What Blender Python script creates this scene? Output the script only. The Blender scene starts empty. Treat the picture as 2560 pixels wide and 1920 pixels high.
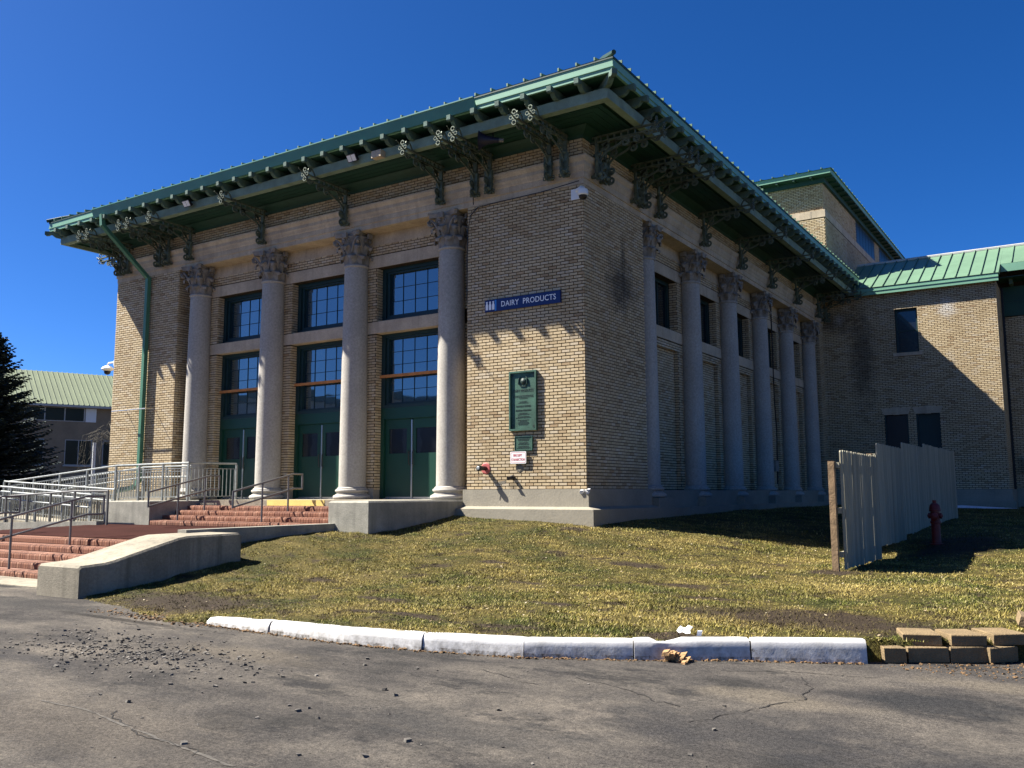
import bpy, math, random
import numpy as np
from mathutils import Vector, Matrix

random.seed(7)
rng = np.random.default_rng(11)
S = bpy.context.scene
C = S.collection

# ------------------------------------------------------------------ camera
CAM = (8.6671, -16.1856, -0.0802)
YAW, PITCH, ROLL = 0.5743, 0.1214, -0.0033
cf = Vector((-math.sin(YAW) * math.cos(PITCH), math.cos(YAW) * math.cos(PITCH), math.sin(PITCH)))
cr = Vector((math.cos(YAW), math.sin(YAW), 0))
cu = cr.cross(cf)
r2 = cr * math.cos(ROLL) + cu * math.sin(ROLL)
u2 = -cr * math.sin(ROLL) + cu * math.cos(ROLL)
cam = bpy.data.objects.new('camera', bpy.data.cameras.new('camera'))
C.objects.link(cam)
m3 = Matrix((r2, u2, -cf)).transposed()
cam.matrix_world = Matrix.Translation(CAM) @ m3.to_4x4()
cam.data.sensor_fit = 'HORIZONTAL'
cam.data.sensor_width = 36
cam.data.lens = 2234.3 / 2560 * 36
cam.data.clip_start = 0.1
cam.data.clip_end = 3000
S.camera = cam

# ------------------------------------------------------------------ light
LDIR = Vector((2.56, 1.0, -3.0)).normalized()
SUN_EL = math.asin(-LDIR.z)
SUN_AZ = math.atan2(-LDIR.x, -LDIR.y)
W = bpy.data.worlds.new('World')
S.world = W
W.use_nodes = True
wn = W.node_tree
wn.nodes.clear()
sky = wn.nodes.new('ShaderNodeTexSky')
sky.sky_type = 'NISHITA'
sky.sun_disc = False
sky.sun_elevation = SUN_EL
sky.sun_rotation = SUN_AZ
sky.altitude = 120
sky.air_density = 0.55
sky.dust_density = 0.5
sky.ozone_density = 10.0
hs = wn.nodes.new('ShaderNodeHueSaturation')
hs.inputs['Saturation'].default_value = 1.17
hs.inputs['Hue'].default_value = 0.505
hs.inputs['Value'].default_value = 1.0
bg = wn.nodes.new('ShaderNodeBackground')
bg.inputs['Strength'].default_value = 0.05
wo = wn.nodes.new('ShaderNodeOutputWorld')
wn.links.new(sky.outputs[0], hs.inputs['Color'])
wn.links.new(hs.outputs[0], bg.inputs['Color'])
wn.links.new(bg.outputs[0], wo.inputs['Surface'])
sl = bpy.data.lights.new('sun', 'SUN')
sl.energy = 5.0
sl.angle = math.radians(0.53)
sl.color = (1.0, 0.95, 0.86)
so = bpy.data.objects.new('sun', sl)
C.objects.link(so)
so.rotation_euler = LDIR.to_track_quat('-Z', 'Y').to_euler()
so.location = (-30, -12, 40)
S.view_settings.view_transform = 'Standard'
S.view_settings.look = 'None'
S.view_settings.exposure = 1.8
S.view_settings.gamma = 1.0
S.view_settings.use_curve_mapping = False
S.cycles.max_bounces = 6
S.cycles.diffuse_bounces = 4
S.cycles.use_denoising = True

# ------------------------------------------------------------------ materials
def nmat(name):
    m = bpy.data.materials.new(name)
    m.use_nodes = True
    t = m.node_tree
    b = t.nodes['Principled BSDF']
    return m, t, b

def N(t, typ, **kw):
    n = t.nodes.new(typ)
    for k, v in kw.items():
        if k in n.inputs:
            n.inputs[k].default_value = v
        else:
            setattr(n, k, v)
    return n

def noise(t, vec, scale, detail=5, rough=0.6):
    n = N(t, 'ShaderNodeTexNoise')
    n.inputs['Scale'].default_value = scale
    n.inputs['Detail'].default_value = detail
    n.inputs['Roughness'].default_value = rough
    t.links.new(vec, n.inputs['Vector'])
    return n.outputs['Fac']

def ramp(t, fac, stops):
    r = N(t, 'ShaderNodeValToRGB')
    e = r.color_ramp.elements
    while len(e) < len(stops):
        e.new(0.5)
    for i, (p, c) in enumerate(stops):
        e[i].position = p
        e[i].color = c if len(c) == 4 else (*c, 1)
    t.links.new(fac, r.inputs[0])
    return r.outputs[0]

def mix(t, fac, a, b, mode='MIX'):
    n = N(t, 'ShaderNodeMix', data_type='RGBA', blend_type=mode)
    if isinstance(fac, (int, float)):
        n.inputs[0].default_value = fac
    else:
        t.links.new(fac, n.inputs[0])
    for i, s in ((6, a), (7, b)):
        if isinstance(s, tuple):
            n.inputs[i].default_value = s if len(s) == 4 else (*s, 1)
        else:
            t.links.new(s, n.inputs[i])
    return n.outputs[2]

def math_(t, op, a, b=None, clamp=False):
    n = N(t, 'ShaderNodeMath', operation=op, use_clamp=clamp)
    for i, s in ((0, a), (1, b)):
        if s is None:
            continue
        if isinstance(s, (int, float)):
            n.inputs[i].default_value = s
        else:
            t.links.new(s, n.inputs[i])
    return n.outputs[0]

def bump(t, b, h, strength, dist=0.02):
    n = N(t, 'ShaderNodeBump')
    n.inputs['Strength'].default_value = strength
    n.inputs['Distance'].default_value = dist
    t.links.new(h, n.inputs['Height'])
    t.links.new(n.outputs[0], b.inputs['Normal'])

def pos(t):
    return N(t, 'ShaderNodeNewGeometry').outputs['Position']

def scaled(t, vec, s):
    n = N(t, 'ShaderNodeVectorMath', operation='MULTIPLY')
    t.links.new(vec, n.inputs[0])
    n.inputs[1].default_value = s
    return n.outputs[0]

def sc(c, k):
    return tuple(min(1, x * k) for x in c)

def blotch(t, P, centre, size, edge=0.5, ns=2.5):
    """soft irregular mask: 1 inside an ellipsoid at centre"""
    n = N(t, 'ShaderNodeVectorMath', operation='SUBTRACT')
    t.links.new(P, n.inputs[0])
    n.inputs[1].default_value = centre
    d = scaled(t, n.outputs[0], tuple(1 / s for s in size))
    l = N(t, 'ShaderNodeVectorMath', operation='LENGTH')
    t.links.new(d, l.inputs[0])
    w = noise(t, P, ns, 4)
    v = math_(t, 'ADD', l.outputs['Value'], math_(t, 'MULTIPLY', math_(t, 'SUBTRACT', w, 0.5), 1.4))
    v = math_(t, 'SUBTRACT', 1.0, v)
    return math_(t, 'DIVIDE', v, edge, clamp=True)

def M(name, col, rough=0.8, var=0.25, scale=3.0, bmp=0.0, bscale=60, metal=0.0, spec=0.4, stain=0.0, streak=0.0, fine=0.15):
    m, t, b = nmat(name)
    P = pos(t)
    n1 = noise(t, P, scale, 6)
    c = ramp(t, n1, [(0.3, sc(col, 1 - var)), (0.7, sc(col, 1 + var * 0.6))])
    if fine:
        n2 = noise(t, P, scale * 18, 3)
        c = mix(t, 1.0, c, ramp(t, n2, [(0.3, (1 - fine,) * 3), (0.7, (1 + fine * 0,) * 3)]), 'MULTIPLY')
    if stain:
        n3 = noise(t, P, scale * 0.6, 8, 0.7)
        c = mix(t, ramp(t, n3, [(0.52, (0, 0, 0)), (0.68, (stain,) * 3)]), c, sc(col, 0.28))
    if streak:
        n4 = noise(t, scaled(t, P, (7, 7, 0.5)), 1.0, 5)
        c = mix(t, ramp(t, n4, [(0.5, (0, 0, 0)), (0.72, (streak,) * 3)]), c, sc(col, 0.35))
    t.links.new(c, b.inputs['Base Color'])
    b.inputs['Roughness'].default_value = rough
    b.inputs['Metallic'].default_value = metal
    b.inputs['Specular IOR Level'].default_value = spec
    if bmp:
        bump(t, b, noise(t, P, bscale, 4), bmp)
    return m

BRICK_STOPS = [(0.0, (0.38, 0.27, 0.155)), (0.10, (0.48, 0.37, 0.22)), (0.4, (0.545, 0.435, 0.27)), (0.75, (0.585, 0.47, 0.30)), (0.93, (0.545, 0.455, 0.32)), (1.0, (0.60, 0.51, 0.37))]

def brick_mat(name, single=False):
    m, t, b = nmat(name)
    P = pos(t)
    if single:
        r = N(t, 'ShaderNodeObjectInfo').outputs['Random']
    else:
        r = N(t, 'ShaderNodeAttribute', attribute_name='rnd').outputs['Fac']
    c = ramp(t, r, BRICK_STOPS)
    n2 = noise(t, P, 38, 4)
    c = mix(t, 1.0, c, ramp(t, n2, [(0.3, (0.80, 0.78, 0.75)), (0.7, (1, 1, 1))]), 'MULTIPLY')
    big = noise(t, P, 0.45, 5)
    c = mix(t, 1.0, c, ramp(t, big, [(0.35, (0.82, 0.80, 0.78)), (0.65, (1, 1, 1))]), 'MULTIPLY')
    soot = (0.045, 0.042, 0.036)
    for cen, sz, amt in (((0, 1.75, 4.55), (0.5, 0.95, 0.75), 0.75), ((0, 1.85, 5.0), (0.5, 0.16, 0.9), 0.6), ((1.45, 20, 5.1), (0.6, 0.5, 2.6), 0.6), ((0.5, 20, 6.6), (0.9, 0.5, 0.6), 0.6), ((-1.76, 0, 0.05), (0.16, 0.4, 0.12), 0.5)):
        k = blotch(t, P, cen, sz, 0.7, 3.0)
        c = mix(t, math_(t, 'MULTIPLY', k, amt), c, soot)
    for cen, sz, amt in (((4.5, 20, 6.7), (0.4, 0.5, 0.45), 0.75), ((0.62, 20, 6.65), (0.25, 0.5, 0.3), 0.5)):
        k = blotch(t, P, cen, sz, 0.9, 5.0)
        c = mix(t, math_(t, 'MULTIPLY', k, amt), c, (0.6, 0.58, 0.55))
    t.links.new(c, b.inputs['Base Color'])
    b.inputs['Roughness'].default_value = 0.82
    b.inputs['Specular IOR Level'].default_value = 0.3
    bump(t, b, n2, 0.25, 0.004)
    return m

MB_BRICK = brick_mat('buff_brick')
MB_BRICK1 = brick_mat('buff_brick_single', True)
M_MORTAR = M('dark_mortar', (0.034, 0.022, 0.010), 0.95, 0.3, 6, 0.4, 90)
M_STONE = M('buff_limestone', (0.50, 0.405, 0.285), 0.85, 0.25, 1.6, 0.25, 50, streak=0.35, fine=0.2)
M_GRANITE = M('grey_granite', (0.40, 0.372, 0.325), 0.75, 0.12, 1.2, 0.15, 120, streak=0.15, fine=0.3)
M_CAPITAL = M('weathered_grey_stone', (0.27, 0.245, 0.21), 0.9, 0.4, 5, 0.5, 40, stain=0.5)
M_PLINTH = M('painted_grey_plinth', (0.285, 0.255, 0.195), 0.8, 0.15, 1.3, 0.25, 25, stain=0.25)
M_CONC = M('cast_concrete', (0.285, 0.25, 0.185), 0.88, 0.3, 1.6, 0.4, 45, streak=0.7, fine=0.25)
M_CONC2 = M('grey_concrete', (0.30, 0.285, 0.235), 0.88, 0.3, 2.2, 0.35, 45, streak=0.4, stain=0.3, fine=0.25)
M_FASCIA = M('pale_green_painted_metal', (0.16, 0.33, 0.225), 0.45, 0.10, 1.2, 0, 40, fine=0.05)
M_GUTTER = M('teal_green_gutter_metal', (0.055, 0.19, 0.165), 0.4, 0.15, 1.2, 0, 40, fine=0.05)
M_ROOF = M('green_standing_seam_metal', (0.12, 0.205, 0.128), 0.42, 0.18, 0.8, 0, 40, stain=0.12, fine=0.06)
M_ROOFDK = M('dark_green_drip_edge', (0.012, 0.045, 0.035), 0.5, 0.2, 2)
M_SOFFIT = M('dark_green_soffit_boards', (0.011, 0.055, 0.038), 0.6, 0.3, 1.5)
M_BEAM = M('weathered_green_grey_beam', (0.19, 0.265, 0.205), 0.8, 0.3, 3, 0.3, 40, stain=0.3)
M_TAIL = M('weathered_green_rafter_wood', (0.085, 0.145, 0.115), 0.8, 0.35, 5, 0.3, 40, stain=0.4)
M_IRON = M('verdigris_iron', (0.115, 0.14, 0.10), 0.6, 0.45, 7, 0.2, 60, metal=0.35, stain=0.5)
M_DOOR = M('dark_green_door_paint', (0.006, 0.044, 0.027), 0.42, 0.15, 1.5, fine=0.05)
M_FRAME = M('very_dark_green_frame', (0.008, 0.030, 0.030), 0.5, 0.2, 2)
M_ALU = M('brushed_aluminium', (0.62, 0.63, 0.62), 0.3, 0.1, 4, metal=0.9)
M_GALV = M('galvanised_steel', (0.30, 0.315, 0.305), 0.5, 0.3, 9, metal=0.5, fine=0.1)
M_RAIL = M('dull_grey_handrail_paint', (0.17, 0.165, 0.155), 0.5, 0.2, 6, metal=0.3)
M_WOODBAR = M('orange_pine_bar', (0.50, 0.20, 0.055), 0.7, 0.3, 5)
M_WHITE = M('white_plastic', (0.72, 0.72, 0.70), 0.4, 0.06, 3, fine=0.05)
M_BLACK = M('black_plastic', (0.010, 0.010, 0.014), 0.3, 0.2, 3)
M_NAVY = M('dark_navy_horn', (0.010, 0.010, 0.030), 0.4, 0.2, 3)
M_SIGN = M('navy_blue_sign', (0.003, 0.014, 0.100), 0.4, 0.06, 2, fine=0.03)
M_SIGNL = M('light_blue_sign_stripe', (0.03, 0.20, 0.55), 0.4, 0.05, 2, fine=0.03)
M_SIGNW = M('white_lettering', (0.80, 0.81, 0.83), 0.5, 0.03, 2, fine=0.02)
M_BRONZE = M('verdigris_bronze', (0.048, 0.115, 0.080), 0.5, 0.4, 4, 0.2, 50, metal=0.2, streak=0.35)
M_BRONZED = M('dark_bronze_relief', (0.012, 0.030, 0.022), 0.5, 0.2, 4)
M_REDPAINT = M('faded_red_paint', (0.50, 0.11, 0.10), 0.6, 0.2, 8)
M_REDTXT = M('red_lettering', (0.60, 0.03, 0.04), 0.6, 0.1, 8)
M_HYD = M('dark_red_hydrant_paint', (0.13, 0.010, 0.010), 0.5, 0.3, 9, 0.2, 50)
M_YELLOW = M('worn_yellow_paint', (0.72, 0.56, 0.16), 0.75, 0.15, 3, 0.2, 50, stain=0.15)
M_STEPBACK = M('pale_red_brick_tread', (0.23, 0.115, 0.078), 0.9, 0.3, 5, 0.3, 60)
M_PAVER = M('dark_red_paver', (0.042, 0.0165, 0.0135), 0.95, 0.22, 1.2, 0.3, 70, spec=0.03)
M_FENCE = M('grey_brown_painted_board', (0.33, 0.30, 0.215), 0.8, 0.12, 2, 0.2, 50, streak=0.2)
def fence_mat():
    m, t, b = nmat('grey_brown_painted_board_varied')
    P = pos(t)
    r = N(t, 'ShaderNodeObjectInfo').outputs['Random']
    c = ramp(t, r, [(0, (0.22, 0.20, 0.14)), (0.5, (0.28, 0.255, 0.18)), (1, (0.32, 0.29, 0.21))])
    g = noise(t, scaled(t, P, (14, 14, 0.9)), 2.0, 6, 0.7)
    c = mix(t, 1.0, c, ramp(t, g, [(0.3, (0.62,) * 3), (0.6, (1.05,) * 3)]), 'MULTIPLY')
    t.links.new(c, b.inputs['Base Color'])
    b.inputs['Roughness'].default_value = 0.8
    bump(t, b, g, 0.3, 0.004)
    return m
M_BOARD = fence_mat()
M_POST = M('weathered_pine_post', (0.235, 0.155, 0.085), 0.9, 0.45, 6, 0.5, 40, streak=0.5)
M_KERB = M('white_kerb_paint', (0.66, 0.65, 0.64), 0.75, 0.08, 3, 0.2, 30, stain=0.08, fine=0.1)
M_BLOCK = M('tan_concrete_block', (0.215, 0.152, 0.078), 0.95, 0.25, 6, 0.7, 55, fine=0.3)
M_DEBRIS = M('dry_leaf_litter', (0.17, 0.10, 0.045), 0.95, 0.5, 20)
M_PAPER = M('white_paper', (0.82, 0.82, 0.82), 0.8, 0.03, 8)
M_SNOW = M('old_snow', (0.80, 0.83, 0.88), 0.6, 0.08, 4, 0.3, 30)
M_CABLE = M('black_cable', (0.012, 0.012, 0.012), 0.5, 0.2, 4)
M_FARWALL = M('far_brown_brick', (0.25, 0.19, 0.125), 0.9, 0.2, 0.9, 0.2, 8)
M_FARROOF = M('far_pale_green_roof', (0.19, 0.225, 0.135), 0.65, 0.08, 0.5)
M_FARGLASS = M('far_tinted_glass', (0.022, 0.030, 0.024), 0.3, 0.3, 0.4, spec=0.15)
M_FARTRIM = M('far_grey_frame', (0.40, 0.40, 0.38), 0.6, 0.1, 1)
M_BARK = M('dark_bark', (0.07, 0.05, 0.035), 0.95, 0.4, 8)
M_TWIG = M('grey_twig', (0.13, 0.115, 0.085), 0.9, 0.3, 5)
M_PATCH = M('mortar_patch', (0.19, 0.165, 0.125), 0.95, 0.3, 12, 0.6, 50)
M_GRAVEL = M('loose_gravel', (0.12, 0.108, 0.093), 0.9, 0.85, 14)
M_CRACK = M('crack_filler', (0.018, 0.016, 0.014), 0.95, 0.3, 5)
M_EARTH = M('clay_clod', (0.36, 0.215, 0.10), 0.95, 0.35, 20, 0.6, 60)

def needle_mat():
    m, t, b = nmat('blue_spruce_needles')
    r = N(t, 'ShaderNodeAttribute', attribute_name='rnd').outputs['Fac']
    c = ramp(t, r, [(0, (0.014, 0.028, 0.028)), (0.6, (0.028, 0.050, 0.046)), (1, (0.050, 0.075, 0.058))])
    t.links.new(c, b.inputs['Base Color'])
    b.inputs['Roughness'].default_value = 0.8
    return m
M_NEEDLE = needle_mat()

def glass_mat(name, tint, refl=0.42, frk=1.3):
    m, t, b = nmat(name)
    b.inputs['Base Color'].default_value = (*tint, 1)
    b.inputs['Roughness'].default_value = 0.25
    g = N(t, 'ShaderNodeBsdfGlossy')
    g.inputs['Roughness'].default_value = 0.025
    g.inputs['Color'].default_value = (0.56, 0.70, 0.74, 1)
    P = pos(t)
    bm = N(t, 'ShaderNodeBump')
    bm.inputs['Strength'].default_value = 0.02
    bm.inputs['Distance'].default_value = 0.05
    t.links.new(noise(t, P, 1.4, 2), bm.inputs['Height'])
    t.links.new(bm.outputs[0], g.inputs['Normal'])
    fr = N(t, 'ShaderNodeFresnel')
    fr.inputs['IOR'].default_value = 1.5
    fac = math_(t, 'ADD', math_(t, 'MULTIPLY', fr.outputs[0], frk), refl, clamp=True)
    ms = N(t, 'ShaderNodeMixShader')
    t.links.new(fac, ms.inputs[0])
    t.links.new(b.outputs[0], ms.inputs[1])
    t.links.new(g.outputs[0], ms.inputs[2])
    out = [n for n in t.nodes if n.type == 'OUTPUT_MATERIAL'][0]
    t.links.new(ms.outputs[0], out.inputs['Surface'])
    return m
M_GLASS = glass_mat('window_glass', (0.008, 0.022, 0.028), 0.17)
M_GLASSD = glass_mat('dim_window_glass', (0.006, 0.008, 0.010), 0.03, 0.5)

def step_brick_mat():
    m, t, b = nmat('red_step_brick')
    r = N(t, 'ShaderNodeObjectInfo').outputs['Random']
    c = ramp(t, r, [(0, (0.15, 0.055, 0.030)), (0.5, (0.205, 0.080, 0.040)), (0.85, (0.24, 0.100, 0.053)), (1, (0.28, 0.14, 0.085))])
    P = pos(t)
    n = noise(t, P, 30, 4)
    c = mix(t, 1.0, c, ramp(t, n, [(0.3, (0.72, 0.7, 0.7)), (0.7, (1, 1, 1))]), 'MULTIPLY')
    t.links.new(c, b.inputs['Base Color'])
    b.inputs['Roughness'].default_value = 0.9
    bump(t, b, n, 0.3, 0.005)
    return m
M_STEP = step_brick_mat()

def asphalt_mat():
    m, t, b = nmat('worn_asphalt')
    P = pos(t)
    n1 = noise(t, scaled(t, P, (0.5, 0.8, 1)), 1.0, 10, 0.70)
    c = ramp(t, n1, [(0.34, (0.030, 0.029, 0.028)), (0.45, (0.058, 0.053, 0.049)), (0.54, (0.088, 0.079, 0.069)), (0.66, (0.135, 0.118, 0.099))])
    n3 = noise(t, scaled(t, P, (0.7, 1.5, 1)), 1.1, 10, 0.75)
    c = mix(t, ramp(t, n3, [(0.55, (0, 0, 0)), (0.62, (0.7,) * 3)]), c, (0.022, 0.022, 0.023))
    n4 = noise(t, scaled(t, P, (0.6, 2.2, 1)), 1.9, 9, 0.75)
    c = mix(t, ramp(t, n4, [(0.58, (0, 0, 0)), (0.68, (0.5,) * 3)]), c, (0.125, 0.108, 0.088))
    n2 = noise(t, P, 95, 3, 0.7)
    for cen, sz, amt, col in (((6.6, -10.4, -1.6), (1.5, 0.7, 2), 0.75, (0.030, 0.030, 0.032)), ((7.6, -8.9, -1.6), (0.8, 0.5, 2), 0.8, (0.024, 0.025, 0.027)), ((5.2, -11.3, -1.6), (1.2, 0.5, 2), 0.6, (0.034, 0.034, 0.035)), ((8.4, -10.8, -1.6), (1.2, 1.0, 2), 0.7, (0.032, 0.032, 0.034)), ((0.3, -11.6, -1.6), (1.2, 0.25, 2), 0.6, (0.036, 0.035, 0.037)), ((-3.5, -9.6, -1.5), (2.5, 0.45, 2), 0.7, (0.044, 0.042, 0.040)), ((1.9, -10.4, -1.55), (1.2, 0.35, 2), 0.6, (0.11, 0.094, 0.074)), ((6.6, -9.4, -1.6), (0.8, 0.3, 2), 0.7, (0.13, 0.112, 0.088)), ((7.9, -8.0, -1.6), (0.7, 0.3, 2), 0.6, (0.12, 0.103, 0.08)), ((3.0, -12.6, -1.55), (1.6, 0.7, 2), 0.5, (0.095, 0.082, 0.068)), ((-1.0, -9.75, -1.5), (1.6, 0.10, 2), 0.8, (0.024, 0.022, 0.020))):
        kk = blotch(t, P, cen, sz, 0.6, 3.2)
        c = mix(t, math_(t, 'MULTIPLY', kk, amt), c, col)
    n5 = noise(t, P, 30, 6, 0.8)
    c = mix(t, 1.0, c, ramp(t, n5, [(0.32, (0.55,) * 3), (0.5, (1.0,) * 3), (0.68, (1.5, 1.47, 1.42))]), 'MULTIPLY')
    c = mix(t, 1.0, c, ramp(t, n2, [(0.25, (0.4,) * 3), (0.5, (0.95,) * 3), (0.66, (1.3, 1.27, 1.24)), (0.76, (2.2, 2.1, 2.0))]), 'MULTIPLY')
    t.links.new(c, b.inputs['Base Color'])
    b.inputs['Roughness'].default_value = 0.95
    b.inputs['Specular IOR Level'].default_value = 0.08
    h = math_(t, 'ADD', n2, math_(t, 'MULTIPLY', n5, 1.5))
    bump(t, b, h, 0.6, 0.014)
    return m
M_ASPH = asphalt_mat()

SOILS = [((-1.2, -8.6, -1.45), (1.5, 0.7, 1)), ((6.1, -6.5, -1.4), (1.6, 0.7, 1)), ((5.35, -2.3, -1.25), (0.5, 0.35, 1)), ((0.1, -0.8, -0.8), (0.35, 0.2, 1)), ((6.5, 2.3, -1.05), (0.8, 1.6, 1)), ((5.25, -8.12, -1.4), (0.42, 0.2, 1)), ((0.6, -4.2, -1.15), (0.35, 0.12, 1)), ((-0.9, -6.6, -1.3), (0.4, 0.14, 1)), ((1.9, -5.4, -1.3), (0.3, 0.1, 1)), ((4.6, -5.6, -1.35), (0.5, 0.16, 1)), ((2.2, -8.5, -1.42), (0.9, 0.12, 1)), ((3.6, -8.55, -1.42), (0.6, 0.14, 1)), ((3.2, -6.9, -1.45), (0.5, 0.15, 1)), ((1.2, -7.6, -1.45), (0.4, 0.15, 1)), ((3.9, -4.6, -1.3), (0.5, 0.2, 1)), ((2.6, -3.3, -1.2), (0.6, 0.2, 1))]

def lawn_mat(name, blades):
    m, t, b = nmat(name)
    P = pos(t)
    n1 = noise(t, scaled(t, P, (0.7, 1.0, 0)), 0.9, 8, 0.68)
    green = (0.098, 0.108, 0.015)
    mid = (0.215, 0.175, 0.038)
    straw = (0.38, 0.290, 0.085)
    k = 0.95 if blades else 0.35
    c = ramp(t, n1, [(0.38, sc(green, k)), (0.50, sc(mid, k)), (0.63, sc(straw, k))])
    if blades:
        r = N(t, 'ShaderNodeAttribute', attribute_name='rnd').outputs['Fac']
        c = mix(t, ramp(t, r, [(0.0, (0.8,) * 3), (0.35, (0, 0, 0)), (0.6, (0, 0, 0)), (1.0, (0.75,) * 3)]), c, ramp(t, r, [(0.3, (0.040, 0.058, 0.009)), (0.6, (0.42, 0.35, 0.17))]))
    else:
        n2 = noise(t, P, 35, 4)
        c = mix(t, 1.0, c, ramp(t, n2, [(0.3, (0.35, 0.33, 0.30)), (0.7, (1.2, 1.2, 1.1))]), 'MULTIPLY')
    soil = (0.030, 0.020, 0.012)
    n3 = noise(t, P, 2.2, 7, 0.72)
    c = mix(t, ramp(t, n3, [(0.55, (0, 0, 0)), (0.63, (0.85,) * 3)]), c, soil)
    for cen, sz in SOILS:
        kk = blotch(t, P, cen, tuple(q * 1.15 for q in sz), 0.5, 6.0)
        c = mix(t, math_(t, 'MULTIPLY', kk, 0.75 if blades else 0.95), c, soil)
    t.links.new(c, b.inputs['Base Color'])
    b.inputs['Roughness'].default_value = 0.9
    b.inputs['Specular IOR Level'].default_value = 0.2
    if not blades:
        bump(t, b, noise(t, P, 28, 5), 0.9, 0.05)
    return m
M_LAWN = lawn_mat('lawn_thatch', False)
M_BLADE = lawn_mat('grass_blade', True)

# ------------------------------------------------------------------ mesh helpers
class MB:
    def __init__(s):
        s.v = []; s.f = []; s.a = []
    def face(s, pts, a=0.0):
        i = len(s.v)
        s.v += [tuple(q) for q in pts]
        s.f.append(tuple(range(i, i + len(pts)))); s.a.append(a)
    def box(s, x0, x1, y0, y1, z0, z1, a=0.0, skip=()):
        i = len(s.v)
        s.v += [(x0, y0, z0), (x1, y0, z0), (x1, y1, z0), (x0, y1, z0), (x0, y0, z1), (x1, y0, z1), (x1, y1, z1), (x0, y1, z1)]
        for n, q in (('b', (0, 3, 2, 1)), ('t', (4, 5, 6, 7)), ('f', (0, 1, 5, 4)), ('r', (1, 2, 6, 5)), ('k', (2, 3, 7, 6)), ('l', (3, 0, 4, 7))):
            if n not in skip:
                s.f.append(tuple(i + j for j in q)); s.a.append(a)
        return s
    def obox(s, c, ex, ey, ez, a=0.0):
        c, ex, ey, ez = map(Vector, (c, ex, ey, ez))
        i = len(s.v)
        for sz in (-1, 1):
            for sx, sy in ((-1, -1), (1, -1), (1, 1), (-1, 1)):
                s.v.append(tuple(c + ex * sx + ey * sy + ez * sz))
        for q in ((0, 3, 2, 1), (4, 5, 6, 7), (0, 1, 5, 4), (1, 2, 6, 5), (2, 3, 7, 6), (3, 0, 4, 7)):
            s.f.append(tuple(i + j for j in q)); s.a.append(a)
        return s
    def prism(s, prof, fn, t0, t1, cap=True, a=0.0):
        i = len(s.v); n = len(prof)
        for t in (t0, t1):
            s.v += [tuple(fn(p, q, t)) for p, q in prof]
        for k in range(n):
            k2 = (k + 1) % n
            s.f.append((i + k, i + k2, i + n + k2, i + n + k)); s.a.append(a)
        if cap:
            s.f.append(tuple(i + k for k in range(n))[::-1]); s.f.append(tuple(i + n + k for k in range(n))); s.a += [a, a]
        return s
    def tube(s, path, r, n=6, cap=True, flat=None, up=(0, 0, 1)):
        P = [Vector(p) for p in path]
        i0 = len(s.v)
        for k, p in enumerate(P):
            d = (P[min(k + 1, len(P) - 1)] - P[max(k - 1, 0)]).normalized()
            u = Vector(up)
            if abs(d.dot(u)) > 0.95:
                u = Vector((1, 0, 0)) if abs(d.x) < 0.9 else Vector((0, 1, 0))
            a = d.cross(u).normalized(); b = a.cross(d)
            rr = r[k] if isinstance(r, (list, tuple)) else r
            for j in range(n):
                th = 2 * math.pi * (j + 0.5) / n
                ca, sb = math.cos(th), math.sin(th)
                if flat:
                    ca *= flat[0]; sb *= flat[1]
                s.v.append(tuple(p + a * (ca * rr) + b * (sb * rr)))
        for k in range(len(P) - 1):
            for j in range(n):
                j2 = (j + 1) % n
                s.f.append((i0 + k * n + j, i0 + k * n + j2, i0 + (k + 1) * n + j2, i0 + (k + 1) * n + j)); s.a.append(0)
        if cap:
            s.f.append(tuple(i0 + j for j in range(n))[::-1]); s.a.append(0)
            e = i0 + (len(P) - 1) * n
            s.f.append(tuple(e + j for j in range(n))); s.a.append(0)
        return s
    def lathe(s, prof, n=24, c=(0, 0, 0), axis='z'):
        i0 = len(s.v)
        for r, z in prof:
            for j in range(n):
                th = 2 * math.pi * j / n
                x, y = r * math.cos(th), r * math.sin(th)
                q = (x, y, z) if axis == 'z' else ((x, z, y) if axis == 'y' else (z, x, y))
                s.v.append((q[0] + c[0], q[1] + c[1], q[2] + c[2]))
        for k in range(len(prof) - 1):
            for j in range(n):
                j2 = (j + 1) % n
                s.f.append((i0 + k * n + j, i0 + k * n + j2, i0 + (k + 1) * n + j2, i0 + (k + 1) * n + j)); s.a.append(0)
        s.f.append(tuple(i0 + j for j in range(n))[::-1]); s.a.append(0)
        e = i0 + (len(prof) - 1) * n
        s.f.append(tuple(e + j for j in range(n))); s.a.append(0)
        return s
    def mesh(s, name, mat, smooth=False, attr=False):
        me = bpy.data.meshes.new(name)
        me.from_pydata(s.v, [], s.f)
        if mat:
            me.materials.append(mat)
        if attr:
            A = me.attributes.new('rnd', 'FLOAT', 'FACE')
            A.data.foreach_set('value', np.array(s.a, dtype=np.float32))
        if smooth:
            me.shade_smooth()
            try:
                me.set_sharp_from_angle(angle=math.radians(40))
            except Exception:
                pass
        me.validate()
        return me
    def build(s, name, mat, parent=None, smooth=False, attr=False, local=False, loc=None, rot=None):
        return link(name, s.mesh(name, mat, smooth, attr), parent, local, loc, rot)

def wm(o):
    b = o.matrix_basis.copy()
    if o.parent:
        return wm(o.parent) @ o.matrix_parent_inverse @ b
    return b

def link(name, data, parent=None, local=False, loc=None, rot=None):
    o = bpy.data.objects.new(name, data)
    C.objects.link(o)
    if loc is not None:
        o.location = loc
    if rot is not None:
        o.rotation_euler = (0, 0, rot) if isinstance(rot, (int, float)) else rot
    if parent is not None:
        o.parent = parent
        if not local:
            o.matrix_parent_inverse = wm(parent).inverted()
    return o

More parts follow.
